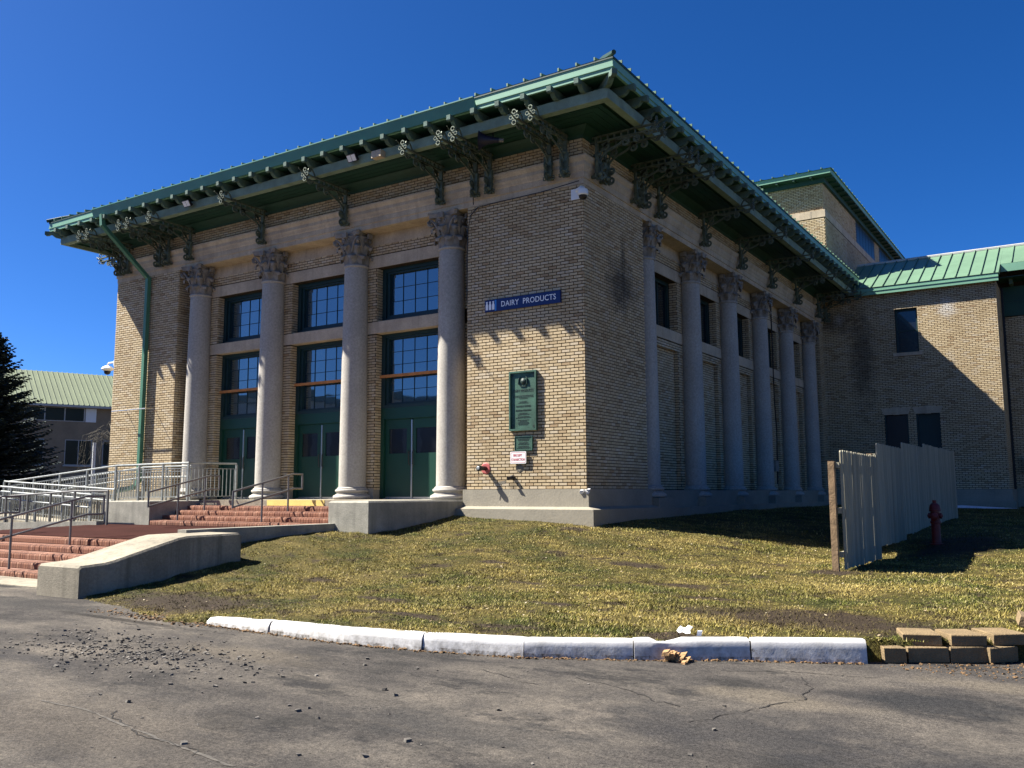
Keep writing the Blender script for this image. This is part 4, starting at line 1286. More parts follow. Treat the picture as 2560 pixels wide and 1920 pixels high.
for k in range(len(KERB) - 1):
    a = Vector((*KERB[k], 0)); b = Vector((*KERB[k + 1], 0))
    d = (b - a).normalized(); n_ = Vector((-d.y, d.x, 0))
    a = a + d * (0.004 + 0.008 * random.random()); b = b - d * 0.006
    nseg = 14
    tw = random.uniform(-0.012, 0.012); th_ = random.uniform(-.006, .006)
    mb = MB()
    dips = [0.0] * (nseg + 1)
    if k == 5:
        dips[3] = dips[4] = 0.035; dips[5] = 0.02
    for s_ in range(nseg + 1):
        t_ = s_ / nseg
        p_ = a.lerp(b, t_)
        zz = z_asph(p_.x)
        H = KH[k] + (KH[k + 1] - KH[k]) * t_ + th_
        prof_k = [(-0.004, -0.15), (0.0, 0.0), (0.006, 0.035), (0.014, H * .6), (0.022, H - .035), (0.036, H - .012), (0.06, H), (0.15, H), (0.165, H - .012), (0.17, -0.15)]
        endr = 0.004 if s_ in (0, nseg) else 0
        wob = random.uniform(-.002, .002)
        for (o_, h_) in prof_k:
            dn = dips[s_] if (h_ > H - .02 and o_ > 0.03) else 0
            w_ = p_ + n_ * (o_ + tw + wob + (endr if o_ < 0.05 else 0))
            mb.v.append((w_.x, w_.y, zz + h_ - endr * (h_ > 0.05) - dn + random.uniform(-.0012, .0012)))
    m_ = 10
    for s_ in range(nseg):
        for j in range(m_ - 1):
            mb.f.append((s_ * m_ + j, s_ * m_ + j + 1, (s_ + 1) * m_ + j + 1, (s_ + 1) * m_ + j)); mb.a.append(1.0 if j <= 1 else (0.45 if j == 2 else 0.08))
    mb.f += [tuple(range(m_)), tuple(nseg * m_ + j for j in range(m_))[::-1]]; mb.a += [0.5, 0.5]
    mb.build('kerb_stone', M_KERBP, kb, smooth=True, attr=True)
# loose retaining blocks at the kerb end
def block(label, c, rot, tilt=(0, 0), size=(0.37, 0.26, 0.148)):
    w_, d_, h_ = (s_ / 2 for s_ in size)
    mb = MB(); bv = 0.008
    for zz, ii in ((-h_, bv), (-h_ + bv, 0), (h_ - bv, 0), (h_, bv)):
        for sx, sy in ((-1, -1), (1, -1), (1, 1), (-1, 1)):
            mb.v.append((sx * (w_ - ii) * (1 - 0.06 * (sy > 0)) + random.uniform(-.004, .004), sy * (d_ - ii) + random.uniform(-.004, .004), zz + random.uniform(-.003, .003)))
    for r in range(3):
        for j in range(4):
            j2 = (j + 1) % 4
            mb.f.append((r * 4 + j, r * 4 + j2, r * 4 + 4 + j2, r * 4 + 4 + j)); mb.a.append(0)
    mb.f += [(3, 2, 1, 0), (12, 13, 14, 15)]; mb.a += [0, 0]
    o = mb.build('retaining_block', M_BLOCK, None, loc=c, rot=(tilt[0], tilt[1], rot))
    return tag(o, label, 'block', 'loose retaining wall blocks at the kerb end')
ra = math.radians
zb0 = -1.600 + 0.074
hb, hu = 0.138, 0.098
zb0 = -1.600 + hb / 2; zu = -1.600 + hb + hu / 2
block('small tan concrete block in the bottom row touching the white kerb', (7.01, -7.33, zb0), ra(30), size=(0.19, 0.26, hb))
block('long tan concrete block in the bottom row, second from the white kerb', (7.25, -7.14, zb0 - .002), ra(32), size=(0.36, 0.26, hb))
block('tan concrete block in the bottom row, third from the white kerb', (7.55, -6.95, zb0 - .003), ra(34), size=(0.33, 0.26, hb))
block('tan concrete block twisted forward out of the bottom row', (7.80, -6.80, zb0 - .004), ra(50), size=(0.32, 0.22, hb - .004))
block('tan concrete block in the bottom row beyond the twisted one', (8.08, -6.36, zb0 - .005), ra(38), size=(0.36, 0.26, hb))
block('tan concrete block lying nearest the photo edge in the bottom row', (8.36, -6.08, zb0 - .006), ra(38), size=(0.36, 0.26, hb))
block('lone tan concrete block on top of the row next to the kerb', (7.20, -7.02, zu + .002), ra(20), size=(0.32, 0.38, hu))
block('tan concrete block in the middle of the top row', (7.53, -6.86, zu), ra(30), size=(0.31, 0.38, hu))
block('grey topped concrete block in the top row touching the tilted one', (7.83, -6.60, zu + .001), ra(36), size=(0.33, 0.38, hu))
block('tan concrete block tipped up on the far end of the pile', (8.20, -6.23, zu + .075), ra(12), (ra(5), ra(15)), size=(0.50, 0.30, hu))

# ------------------------------------------------------------------ fence and hydrant
XF = 5.44
fence = empty('board_fence', (XF, 4.6, -1.1), 'stepped grey brown board fence standing on the lawn', 'fence')
panels = [(-2.05, 0.69, 0.555, -1.235), (0.70, 3.22, 0.785, -1.03), (3.23, 5.97, 0.915, -0.93), (5.98, 8.65, 1.005, -0.86), (8.66, 11.35, 1.02, -0.80)]
for (ya, yb_, zt, zb_) in panels:
    nb = round((yb_ - ya) / 0.142)
    bw = (yb_ - ya) / nb
    for j in range(nb):
        yc = ya + (j + .5) * bw
        g = random.uniform(0.004, 0.011) if random.random() < 0.55 else 0.002
        mb = MB(); w_ = bw / 2 - g / 2; top = zt + random.uniform(-.008, .006); bot = zb_ + random.uniform(-.015, .015)
        lean = random.uniform(-.004, .004)
        mb.prism([(-w_, bot), (w_, bot), (w_ + lean, top - .03), (w_ - .03 + lean, top), (-w_ + .03 + lean, top), (-w_ + lean, top - .03)], lambda a, b, t: (t, yc + a, b), XF + 0.0, XF + 0.018 + random.uniform(0, .003))
        mb.build('board', M_BOARD, fence)
    zmid = (zt + zb_) / 2
    for zr in (zt - 0.23, zmid - 0.02, zb_ + 0.22):
        mb = MB(); mb.box(XF - 0.055, XF - 0.001, ya - 0.03, yb_ - 0.005, zr - 0.042, zr + 0.042); mb.build('rail', M_KERB if False else M_FENCE, fence)
for (yp, zt) in ((-2.12, 0.385), (0.70, 0.60), (3.22, 0.72), (5.97, 0.80), (8.65, 0.85), (11.3, 0.87)):
    mb = MB(); mb.box(XF - 0.15, XF - 0.058, yp - 0.045, yp + 0.045, -1.6, zt); mb.build('post', M_POST, fence)
hy = empty('fire_hydrant', (6.14, 2.2, -1.06), 'dark red fire hydrant in the shade by the board fence', 'hydrant')
hx, hyy, hz = 6.14, 2.2, -1.07
mb = MB(); mb.lathe([(0.115, 0), (0.115, 0.035), (0.085, 0.04), (0.08, 0.10), (0.078, 0.40), (0.092, 0.41), (0.092, 0.44), (0.08, 0.45), (0.08, 0.62), (0.102, 0.625), (0.102, 0.66)], 20, (hx, hyy, hz)); mb.build('barrel', M_HYD, hy, smooth=True)
mb = MB(); mb.lathe([(0.10, 0.661), (0.098, 0.68), (0.085, 0.74), (0.05, 0.775), (0.035, 0.78), (0.035, 0.83), (0.02, 0.835)], 20, (hx, hyy, hz)); mb.build('bonnet', M_HYD, hy, smooth=True)
for s_ in (-1, 1):
    mb = MB(); mb.lathe([(0.04, 0.06), (0.045, 0.085), (0.055, 0.087), (0.055, 0.115), (0.025, 0.118), (0.025, 0.13)] if s_ > 0 else [(0.025, -0.13), (0.025, -0.118), (0.055, -0.115), (0.055, -0.087), (0.045, -0.085), (0.04, -0.06)], 14, (hx, hyy, hz + 0.545), 'x'); mb.build('nozzle_cap', M_HYD, hy, smooth=True)
mb = MB(); mb.lathe([(0.035, -0.155), (0.07, -0.13), (0.07, -0.095), (0.055, -0.09), (0.05, -0.06)], 16, (hx, hyy, hz + 0.53), 'y'); mb.build('pumper_cap', M_HYD, hy, smooth=True)

# ------------------------------------------------------------------ things on the near corner pier
sg = empty('name_sign', (-1.5, -0.03, 4.04), 'long navy blue DAIRY PRODUCTS sign with white letters on the brick pier', 'sign')
mb = MB(); mb.box(-2.472, -0.535, -0.075, -0.022, 3.915, 4.180); mb.build('board', M_SIGN, sg)
mb = MB(); mb.box(-2.205, -2.160, -0.078, -0.0755, 3.925, 4.170); mb.build('stripe', M_SIGNL, sg)
mb = MB()
add_text(mb, 'DAIRY  PRODUCTS', 0.172, -1.34, -0.0765, 4.05, extrude=0.0015, spacing=1.06, bold=0.0012, xs=0.905)
mb.build('lettering', M_SIGNW, sg)
for k in range(3):
    x = -2.415 + k * 0.085
    mb = MB()
    pr = [(-.03, 3.955), (.03, 3.955), (.033, 4.06), (.018, 4.10), (.018, 4.125), (.023, 4.128), (.023, 4.145), (-.023, 4.145), (-.023, 4.128), (-.018, 4.125), (-.018, 4.10), (-.033, 4.06)]
    mb.prism(pr, lambda a, b, t: (x + a, t, b), -0.0785, -0.0755); mb.build('bottle_pictogram', M_SIGNW, sg)
pq = empty('bronze_plaque', (-1.49, -0.03, 1.24), 'large green bronze dedication plaque headed DAIRY PRODUCTS', 'plaque')
mb = MB(); mb.box(-1.835, -1.148, -0.045, -0.013, 1.243, 2.527); mb.build('tablet', M_BRONZE, pq)
mb = MB(); rect_frame(mb, -1.835, -1.148, 1.243, 2.527, 0.035, 0.035, 0.04, -0.085, -0.0455); mb.build('rim', M_BRONZE, pq)
for cx in (-1.765, -1.218):
    for cz in (1.33, 2.445):
        mb = MB(); mb.lathe([(0.03, -0.062), (0.028, -0.05), (0.03, -0.0455)], 8, (cx, 0, cz), 'y'); mb.build('rosette', M_BRONZED, pq)
mb = MB(); mb.lathe([(0.02, -0.075), (0.06, -0.06), (0.075, -0.0455)], 12, (-1.49, 0, 2.30), 'y')
for sx in (-1, 1):
    mb.tube([(-1.49 + sx * .05, -0.05, 2.20), (-1.49 + sx * .11, -0.055, 2.26), (-1.49 + sx * .10, -0.055, 2.36), (-1.49 + sx * .07, -0.05, 2.40)], [0.012, 0.02, 0.018, 0.008], 5)
mb.tube([(-1.56, -0.05, 2.195), (-1.42, -0.05, 2.195)], 0.012, 4)
mb.build('crest', M_BRONZED, pq)
mb = MB()
add_text(mb, 'DAIRY PRODUCTS', 0.078, -1.49, -0.0465, 2.10, extrude=0.002, xs=0.80, bold=0.001)
add_text(mb, 'CHARLES E. HUGHES', 0.050, -1.49, -0.0465, 1.765, extrude=0.002, xs=0.80, bold=0.001)
add_text(mb, 'STATE FAIR COMMISSION', 0.046, -1.49, -0.0465, 1.675, extrude=0.002, xs=0.74, bold=0.001)
mb.build('lettering', M_BRONZED, pq)
def faint_lines(parent, x, rows):
    mb = MB()
    for (z, half, h) in rows:
        xx = x - half
        while xx < x + half:
            ww = random.uniform(0.02, 0.06)
            mb.box(xx, min(xx + ww, x + half), -0.0488, -0.0462, z - h / 2, z + h / 2); xx += ww + 0.012
    mb.build('small_raised_lines', M_BRONZED, parent)
faint_lines(pq, -1.49, [(1.995, .25, .014), (1.965, .25, .014), (1.935, .10, .014), (1.865, .09, .014), (1.838, .12, .014), (1.615, .10, .014), (1.59, .14, .014), (1.545, .15, .014), (1.52, .19, .014), (1.47, .14, .014), (1.445, .09, .014), (1.42, .13, .014), (1.395, .14, .014), (1.37, .11, .014)])
p2 = empty('bronze_plaque', (-1.49, -0.03, 0.82), 'small green bronze plaque mounted just below the large one', 'plaque')
mb = MB(); mb.box(-1.713, -1.266, -0.0455, -0.013, 0.818, 1.122); mb.build('tablet', M_BRONZE, p2)
mb = MB(); rect_frame(mb, -1.713, -1.266, 0.818, 1.122, 0.012, 0.012, 0.012, -0.056, -0.0458); mb.build('rim', M_BRONZE, p2)
faint_lines(p2, -1.49, [(1.065, .15, .018), (1.035, .13, .018), (0.985, .11, .018), (0.955, .14, .018), (0.905, .13, .018), (0.875, .17, .018)])
fs = empty('fire_department_sign', (-1.61, -0.03, 0.54), 'white FIRE DEPT CONNECTION sign with red letters', 'sign')
def rrect(x0, x1, z0, z1, r):
    out = []
    for (cx, cz, a0) in ((x1 - r, z1 - r, 0), (x0 + r, z1 - r, 90), (x0 + r, z0 + r, 180), (x1 - r, z0 + r, 270)):
        for q in range(5):
            a = ra(a0 + q * 22.5); out.append((cx + r * math.cos(a), cz + r * math.sin(a)))
    return out
mb = MB(); mb.prism(rrect(-1.813, -1.411, 0.541, 0.800, .025), lambda a, b, t: (a, t, b), -0.070, -0.058); mb.build('board', M_WHITE, fs)
mb = MB()
o1, o2 = rrect(-1.795, -1.429, 0.559, 0.782, .02), rrect(-1.790, -1.434, 0.564, 0.777, .018)
i = len(mb.v); m_ = len(o1)
mb.v += [(a, -0.0712, b) for a, b in o1] + [(a, -0.0712, b) for a, b in o2]
for j in range(m_):
    mb.f.append((i + j, i + (j + 1) % m_, i + m_ + (j + 1) % m_, i + m_ + j)); mb.a.append(0)
add_text(mb, 'FIRE DEPT', 0.075, -1.625, -0.0712, 0.715, extrude=0.001, xs=0.66, bold=0.0)
add_text(mb, 'CONNECTION', 0.075, -1.612, -0.0712, 0.625, extrude=0.001, xs=0.66, bold=0.0)
mb.build('lettering', M_REDTXT, fs)
fc = empty('fire_hose_connection', (-2.484, 0, 0.456), 'fire hose inlet with faded red wall plate and black cap', 'pipe')
mb = MB(); mb.lathe([(0.105, -0.03), (0.125, -0.02), (0.125, -0.012)], 18, (-2.484, 0, 0.456), 'y'); mb.build('wall_plate', M_REDPAINT, fc)
mb = MB(); mb.lathe([(0.062, -0.30), (0.062, -0.24), (0.052, -0.235), (0.048, -0.03)], 14, (-2.484, 0, 0.456), 'y'); mb.build('inlet', M_BLACK, fc, smooth=True)
mb = MB(); mb.lathe([(0.03, -0.318), (0.045, -0.31), (0.045, -0.301)], 10, (-2.484, 0, 0.456), 'y'); mb.build('cap_disc', M_GALV, fc)
mb = MB(); mb.tube([(-2.51, -0.26, 0.41), (-2.505, -0.255, 0.36), (-2.508, -0.25, 0.28)], 0.006, 4); mb.build('chain', M_BLACK, fc)
mb = MB(); mb.lathe([(0.045, -0.012), (0.042, -0.10), (0.032, -0.105), (0.03, -0.02)][::-1], 12, (-1.765, 0, 0.253), 'y')
mb.tube([(-1.765, -0.02, 0.253), (-1.775, -0.14, 0.245), (-1.785, -0.20, 0.225)], [0.03, 0.034, 0.04], 10)
tag(mb.build('drain_pipe_stub', M_BLACK, None, smooth=True), 'short dark pipe stub poking from the brick above the plinth', 'pipe')
mb = MB(); mb.lathe([(0.05, -0.03), (0.085, -0.022), (0.10, -0.012)], 9, (-1.60, 0, 0.44), 'y'); mb.build('mortar_patch', M_PATCH, hall)
mb = MB(); mb.obox((-2.07, -0.016, 0.145), (0.11, 0, 0.012), (0, 0.004, 0), (0.01, 0, 0.03)); mb.build('mortar_patch', M_PATCH, hall)

# cameras
e = empty('corner_security_camera', (-0.11, -0.02, 6.2), 'white dome security camera on a plate at the top corner of the sign pier', 'camera')
mb = MB(); mb.box(-0.27, -0.03, -0.035, -0.013, 6.10, 6.33); mb.build('mounting_plate', M_WHITE, e)
mb = MB(); mb.tube([(-0.11, -0.03, 6.28), (0.02, -0.10, 6.29), (0.07, -0.14, 6.24)], [0.06, 0.06, 0.07], 8); mb.build('arm', M_WHITE, e, smooth=True)
mb = MB(); mb.lathe([(0.05, 0.13), (0.10, 0.11), (0.115, 0.05), (0.115, 0.0), (0.095, -0.02)], 18, (0.08, -0.15, 6.13)); mb.build('housing', M_WHITE, e, smooth=True)
mb = MB(); mb.lathe([(0.092, -0.022), (0.085, -0.06), (0.06, -0.095), (0.02, -0.11)], 18, (0.08, -0.15, 6.13)); mb.build('dome', M_BLACK, e, smooth=True)
e = empty('side_security_camera', (-BL, 0.15, 3.92), 'white security camera on an arm at the far left corner of the hall', 'camera')
ax, ay = -BL, 0.10
mb = MB(); mb.box(ax - 0.10, ax - 0.012, ay - 0.07, ay + 0.07, 3.86, 4.02); mb.build('mounting_box', M_WHITE, e)
mb = MB(); mb.tube([(ax - 0.08, ay, 3.97), (ax - 0.45, ay, 3.97), (ax - 0.50, ay, 3.93), (ax - 0.50, ay, 3.86)], 0.028, 8); mb.build('arm', M_WHITE, e, smooth=True)
mb = MB(); mb.lathe([(0.05, 0.10), (0.13, 0.06), (0.185, 0.0), (0.185, -0.02), (0.11, -0.07)], 20, (ax - 0.50, ay, 3.80)); mb.build('housing', M_WHITE, e, smooth=True)
mb = MB(); mb.lathe([(0.10, -0.071), (0.10, -0.11), (0.08, -0.16), (0.03, -0.185)], 16, (ax - 0.50, ay, 3.80)); mb.build('dome', M_BLACK, e, smooth=True)
# flood lights and junction box on the eave beam
def flood(x, label):
    e = empty('flood_light', (x, -1.25, 7.70), label, 'flood light', 'flood lights on the eave beam')
    mb = MB(); mb.obox((x, -1.36, 7.70), (0.14, 0, 0), (0, 0.03, 0.02), (0, -0.05, 0.075)); mb.build('housing', M_BLACK, e)
    for s_ in (-1, 1):
        mb = MB(); mb.obox((x + s_ * 0.065, -1.392, 7.679), (0.058, 0, 0), (0, 0.0035, 0.0023), (0, -0.04, 0.062)); mb.build('lens', M_WHITE, e)
    mb = MB(); mb.obox((x, -1.27, 7.71), (0.03, 0, 0), (0, 0.06, 0), (0, 0, 0.02)); mb.build('bracket_arm', M_BLACK, e)
flood(-5.34, 'black twin panel flood light on the eave beam beside the pale box')
flood(-11.33, 'black twin panel flood light on the eave beam above the far end columns')
mb = bevel_box(-4.72, -4.44, -1.40, -1.23, 7.54, 7.71, 0.015)
tag(mb.build('junction_box', M_STONE), 'pale junction box fixed to the front eave beam', 'box')
# horn loudspeaker
e = empty('horn_loudspeaker', (-1.8, -1.0, 7.45), 'dark horn loudspeaker hanging under the front eave', 'loudspeaker')
ax_ = Vector((-0.86, -0.42, 0.05)).normalized()
c0 = Vector((-1.50, -0.95, 7.40))
def ring_at(c, r, a, n=14, ex=1.0):
    u_ = a.cross(Vector((0, 0, 1))).normalized(); v_ = u_.cross(a)
    return [c + u_ * r * math.cos(2 * math.pi * k / n) + v_ * r * math.sin(2 * math.pi * k / n) * ex for k in range(n)]
mb = MB(); R_ = [(0.0, .055), (0.12, .06), (0.14, .075), (0.26, .10), (0.36, .15), (0.42, .20), (0.43, .21), (0.42, .19), (0.34, .12), (0.2, .05)]
for (d, r) in R_:
    mb.v += [tuple(p_) for p_ in ring_at(c0 + ax_ * d, r, ax_)]
for k in range(len(R_) - 1):
    for j in range(14):
        j2 = (j + 1) % 14
        mb.f.append((k * 14 + j, k * 14 + j2, (k + 1) * 14 + j2, (k + 1) * 14 + j)); mb.a.append(0)
mb.f.append(tuple(range(14))[::-1]); mb.a.append(0)
mb.build('horn', M_NAVY, e, smooth=True)
mb = MB(); mb.tube([c0 - ax_ * 0.10, c0], 0.045, 10); mb.build('driver', M_RAIL, e)
mb = MB(); mb.tube([c0 + ax_ * 0.13, c0 + ax_ * 0.13 + Vector((0, 0, 0.25))], 0.02, 6); mb.build('hanger', M_BLACK, e)
mb = MB(); mb.tube([(-2.72, -0.16, 7.45), (-2.74, -0.165, 7.0), (-2.78, -0.11, 6.80), (-2.8, -0.06, 6.46)], 0.011, 4)
mb.tube([(0.0, -0.17, 6.44), (-1.0, -0.06, 6.415), (-2.2, -0.05, 6.40), (-2.7, -0.045, 6.38), (-2.9, -0.04, 6.22), (-2.975, -0.03, 5.9), (-3.0, -0.02, 5.2), (-3.0, -0.02, 4.2)], 0.011, 4)
tag(mb.build('black_cable', M_CABLE), 'thin black cable clipped along the top and edge of the sign pier', 'cable')
# conduit and box on the side
e = empty('conduit_run', (-0.44, 14.2, 0), 'dark conduit with a small grey box between the side columns', 'conduit')
mb = MB(); mb.tube([(-0.42, 14.55, 6.4), (-0.42, 14.55, 3.0), (-0.40, 14.62, 2.0), (-0.42, 14.55, 0.2)], 0.022, 5); mb.build('pipe', M_CABLE, e)
mb = MB(); mb.box(-0.45, -0.30, 14.05, 14.38, 0.62, 0.98); mb.build('box', M_GALV, e)
# bar on the far pier
e = empty('banner_bar', (-14.9, 0, 2.37), 'thin pale bar on two arms projecting from the far brick pier', 'bar')
mb = MB(); mb.tube([(-15.72, -0.42, 2.37), (-14.1, -0.42, 2.37)], 0.016, 6); mb.build('rod', M_ALU, e)
for xx in (-15.6, -14.25):
    mb = MB(); mb.tube([(xx, -0.01, 2.42), (xx, -0.42, 2.37)], 0.011, 5); mb.build('arm', M_ALU, e)

# ------------------------------------------------------------------ side wing
YW = 20.0
wing = empty('side_wing', (3, 22, -0.7), 'shaded brick wing with pale green seam roof at the far end of the hall', 'building')
def wpart(name, boxes, mat, parent=None):
    mb = MB()
    for b in boxes:
        mb.box(*b)
    return mb.build(name, mat, parent or wing)
WX = 6.15
ops = [(2.69, 3.49, 5.15, 6.84), (2.14, 2.97, -1, 2.81), (3.25, 4.06, -1, 2.81)]
w = wpart('wing_wall', [(0, 2.14, YW, YW + .35, -0.02, 7.6), (2.14, 4.06, YW, YW + .35, 2.81, 5.15), (2.97, 3.25, YW, YW + .35, -0.02, 2.81), (4.06, WX, YW, YW + .35, -0.02, 7.6), (2.14, 2.69, YW, YW + .35, 5.15, 7.6), (3.49, 4.06, YW, YW + .35, 5.15, 7.6), (2.69, 3.49, YW, YW + .35, 6.84, 7.6), (WX - .35, WX, YW + .35, 22.0, -0.02, 7.6)], M_MORTAR)
brick_wall(w, (0, YW), (1, 0), (0, -1), WX, 0, 111, ops)
brick_wall(w, (WX, YW), (0, 1), (1, 0), 2.0, 0, 111)
wpart('plinth', [(0.055, WX + 0.08, YW - 0.10, YW + 0.3, -1.2, -0.001), (WX - .2, WX + 0.10, YW, 22, -1.2, -0.003), (0.31, WX + 0.2, YW - 0.28, YW + 0.2, -1.2, -0.40)], M_PLINTH)
wd = wpart('wing_window', [(2.69, 2.76, YW + .12, YW + .2, 5.15, 6.84), (3.42, 3.49, YW + .12, YW + .2, 5.15, 6.84), (2.76, 3.42, YW + .12, YW + .2, 6.76, 6.84), (2.76, 3.42, YW + .12, YW + .2, 5.15, 5.22), (2.76, 3.42, YW + .13, YW + .19, 5.97, 6.03)], M_FRAME)
wpart('pane', [(2.761, 3.419, YW + .16, YW + .17, 5.221, 5.969)], M_GLASSD, wd); wpart('pane', [(2.761, 3.419, YW + .16, YW + .17, 6.031, 6.759)], M_GLASSD, wd)
wpart('sill', [(2.58, 3.60, YW - .07, YW + .25, 5.02, 5.149)], M_STONE, wd)
for (a, b) in ((2.14, 2.97), (3.25, 4.06)):
    d_ = wpart('wing_door', [(a, b, YW + .15, YW + .2, -0.6, 2.805)], M_FRAME if a > 3 else M_BLACK)
    wpart('handle', [(b - .12, b - .08, YW + .10, YW + .148, 0.9, 1.02)], M_RAIL, d_)
    mb = MB(); c_ = (a + b) / 2
    mb.prism([(a - .01, 2.812), (b + .01, 2.812), (b + .12, 3.06), (a - .12, 3.06)], lambda p_, q_, t: (p_, t, q_), YW - .03, YW + .1); mb.build('flat_arch', M_STONE, wing)
    mb = MB(); mb.prism([(c_ - .10, 2.80), (c_ + .10, 2.80), (c_ + .14, 3.10), (c_ - .14, 3.10)], lambda p_, q_, t: (p_, t, q_), YW - .05, YW + .1); mb.build('keystone', M_STONE, wing)
    mb = MB(); mb.box(a, a + .05, YW + .02, YW + .149, -.6, 2.805); mb.box(b - .05, b, YW + .02, YW + .149, -.6, 2.805); mb.build('door_jamb', M_FRAME, wing)
# set-back right part
w = wpart('setback_wall', [(WX, 20, 22.0, 22.3, -0.7, 7.9)], M_MORTAR)
brick_wall(w, (WX, 22.0), (1, 0), (0, -1), 3.5, -0.02, 96)
wpart('green_frieze_panel', [(WX + .01, 20, 21.93, 21.985, 6.50, 7.62)], M_SOFFIT)
wpart('frieze_groove', [(WX + .02, 20, 21.915, 21.929, 7.02, 7.04)], M_ROOFDK)
for k in range(8):
    wpart('eave_bracket_block', [(WX + 0.35 + k * 0.6, WX + 0.47 + k * 0.6, 21.35, 21.90, 7.62, 7.80)], M_TAIL)
wpart('setback_soffit', [(WX + .01, 20, 21.0, 22.2, 7.801, 7.83)], M_SOFFIT)
wpart('setback_plinth', [(WX + .11, 20, 21.8, 22.1, -1.2, 0.02)], M_PLINTH)
wpart('meter_box', [(6.55, 6.95, 21.75, 21.98, 0.55, 1.15)], M_GALV)
wpart('wing_downspout', [(WX + .02, WX + .10, 21.85, 21.95, -.3, 7.6)], M_CABLE)
# wing roof: one slope, lower in front of the wing wall
PT2 = 0.50
ye = 19.78; ze = 7.76
wpart('wing_fascia', [(1.3, WX + .12, ye, ye + .05, 7.475, 7.74)], M_FASCIA)
wpart('fascia_fillet', [(1.3, WX + .125, ye - .02, ye - .001, 7.61, 7.64)], M_FASCIA)
wpart('wing_soffit', [(1.3, WX + .1, ye + .05, YW + .1, 7.50, 7.52)], M_SOFFIT)
yt = 23.2
def zr(y): return ze + (y - ye) * PT2
ye2 = 20.85
mb = MB()
mb.face([(0.8, ye - .02, zr(ye) + .0), (WX + .14, ye - .02, zr(ye)), (WX + .14, yt, zr(yt)), (0.8, yt, zr(yt))])
mb.face([(WX + .14, ye2, zr(ye2)), (40, ye2, zr(ye2)), (40, yt, zr(yt)), (WX + .14, yt, zr(yt))])
mb.face([(WX + .14, ye - .02, zr(ye)), (WX + .14, ye2, zr(ye2)), (WX + .14, ye2, zr(ye2) - .3), (WX + .14, ye - .02, zr(ye) - .1)])
wr = mb.build('wing_roof', M_ROOF, wing)
wpart('setback_fascia', [(WX + .15, 40, ye2, ye2 + .05, zr(ye2) - .30, zr(ye2) - .005)], M_FASCIA)
L1 = (yt - ye); L2 = (yt - ye2)
mb = MB(); mb.prism([(0, 0), (0, .05), (L1, .05), (L1, 0)], lambda a, b, t: (t, a, b + a * PT2), -.015, .015); s1 = mb.mesh('seam', M_ROOF)
mb = MB(); mb.prism([(0, 0), (0, .05), (L2, .05), (L2, 0)], lambda a, b, t: (t, a, b + a * PT2), -.015, .015); s2 = mb.mesh('seam', M_ROOF)
x = 1.1
while x < WX:
    link('seam', s1, wr, loc=(x, ye - .02, zr(ye) + .002)); x += 0.42
x += 0.1
while x < 16:
    link('seam', s2, wr, loc=(x, ye2, zr(ye2) + .002)); x += 0.42
mb = MB(); mb.tube([(0.8, yt, zr(yt) + .02), (40, yt, zr(yt) + .02)], 0.07, 6); mb.build('ridge_flashing', M_FARTRIM, wr)
wpart('wing_upper_block', [(0.5, 40, yt + .05, 30, 7.0, zr(yt) - .15)], M_FARWALL)

# ------------------------------------------------------------------ clerestory tower behind the roof
tw_ = empty('roof_tower', (-4, 25, 8), 'brick clerestory tower with stone band rising behind the main roof', 'building')
TX, TY, TZ0 = 0.15, 20.6, 7.9
TE = 37.3
def tpart(name, b, mat, parent=None):
    mb = MB(); mb.box(*b); return mb.build(name, mat, parent or tw_)
tc = tpart('tower_wall', (-14, TX, TY, TE, TZ0, 11.12), M_MORTAR)
brick_wall(tc, (-8, TY), (1, 0), (0, -1), 8 + TX, TZ0, 47)
brick_wall(tc, (TX, TY), (0, 1), (1, 0), TE - TY, TZ0, 47)
tpart('stone_band', (-14, TX + .02, TY - .02, TE, 11.121, 11.43), M_STONE)
for k in range(14):
    tpart('band_joint', (TX + .0201, TX + .022, TY + 0.6 + k * 1.2, TY + 0.615 + k * 1.2, 11.13, 11.42), M_CAPITAL)
for k in range(6):
    tpart('band_joint', (TX - 0.55 - k * 1.2, TX - 0.535 - k * 1.2, TY - .022, TY - .0201, 11.13, 11.42), M_CAPITAL)
UX, UY = TX - .07, TY + .07
tc2 = tpart('upper_wall', (-14, UX, UY, TE, 11.431, 12.75), M_MORTAR)
winy = [(26.8, 31.0), (32.2, 36.2)]
brick_wall(tc2, (-8, UY), (1, 0), (0, -1), 8 + UX, 11.44, 18)
brick_wall(tc2, (UX, UY), (0, 1), (1, 0), TE - UY, 11.44, 18, [(a - UY, b - UY, 11.3, 13.75) for a, b in winy])
for a, b in winy:
    wv = tpart('tower_window', (UX - .3, UX + .010, a, b, 11.44, 12.62), M_FRAME)
    for k in range(6):
        ww = (b - a - .2) / 6
        tpart('pane', (UX + .0105, UX + .016, a + .1 + k * ww + .03, a + .1 + (k + 1) * ww - .03, 11.52, 12.5), M_FARGLASS, wv)
OV = 0.46
tpart('crown_moulding', (-14, UX + .13, UY - .13, TE, 12.56, 12.78), M_SOFFIT)
tpart('tower_soffit', (-14.5, UX + OV - .01, UY - OV + .01, TE + .5, 12.781, 12.80), M_SOFFIT)
tpart('tower_fascia', (-14.5, UX + OV, UY - OV, TE + .5, 12.801, 12.99), M_FASCIA)
mb = MB(); e_ = OV + .05
a, b, c_, d_ = (-14.6, UY - e_, 12.992), (UX + e_, UY - e_, 12.992), (UX + e_, TE + .5, 12.992), (-14.6, TE + .5, 12.992)
r1, r2_ = (-7.0, UY + 6.0, 14.3), (-7.0, 33, 14.3)
mb.face([a, b, r1]); mb.face([b, c_, r2_, r1]); mb.face([c_, d_, r2_]); mb.face([d_, a, r1, r2_])
tr = mb.build('tower_roof', M_ROOF, tw_)
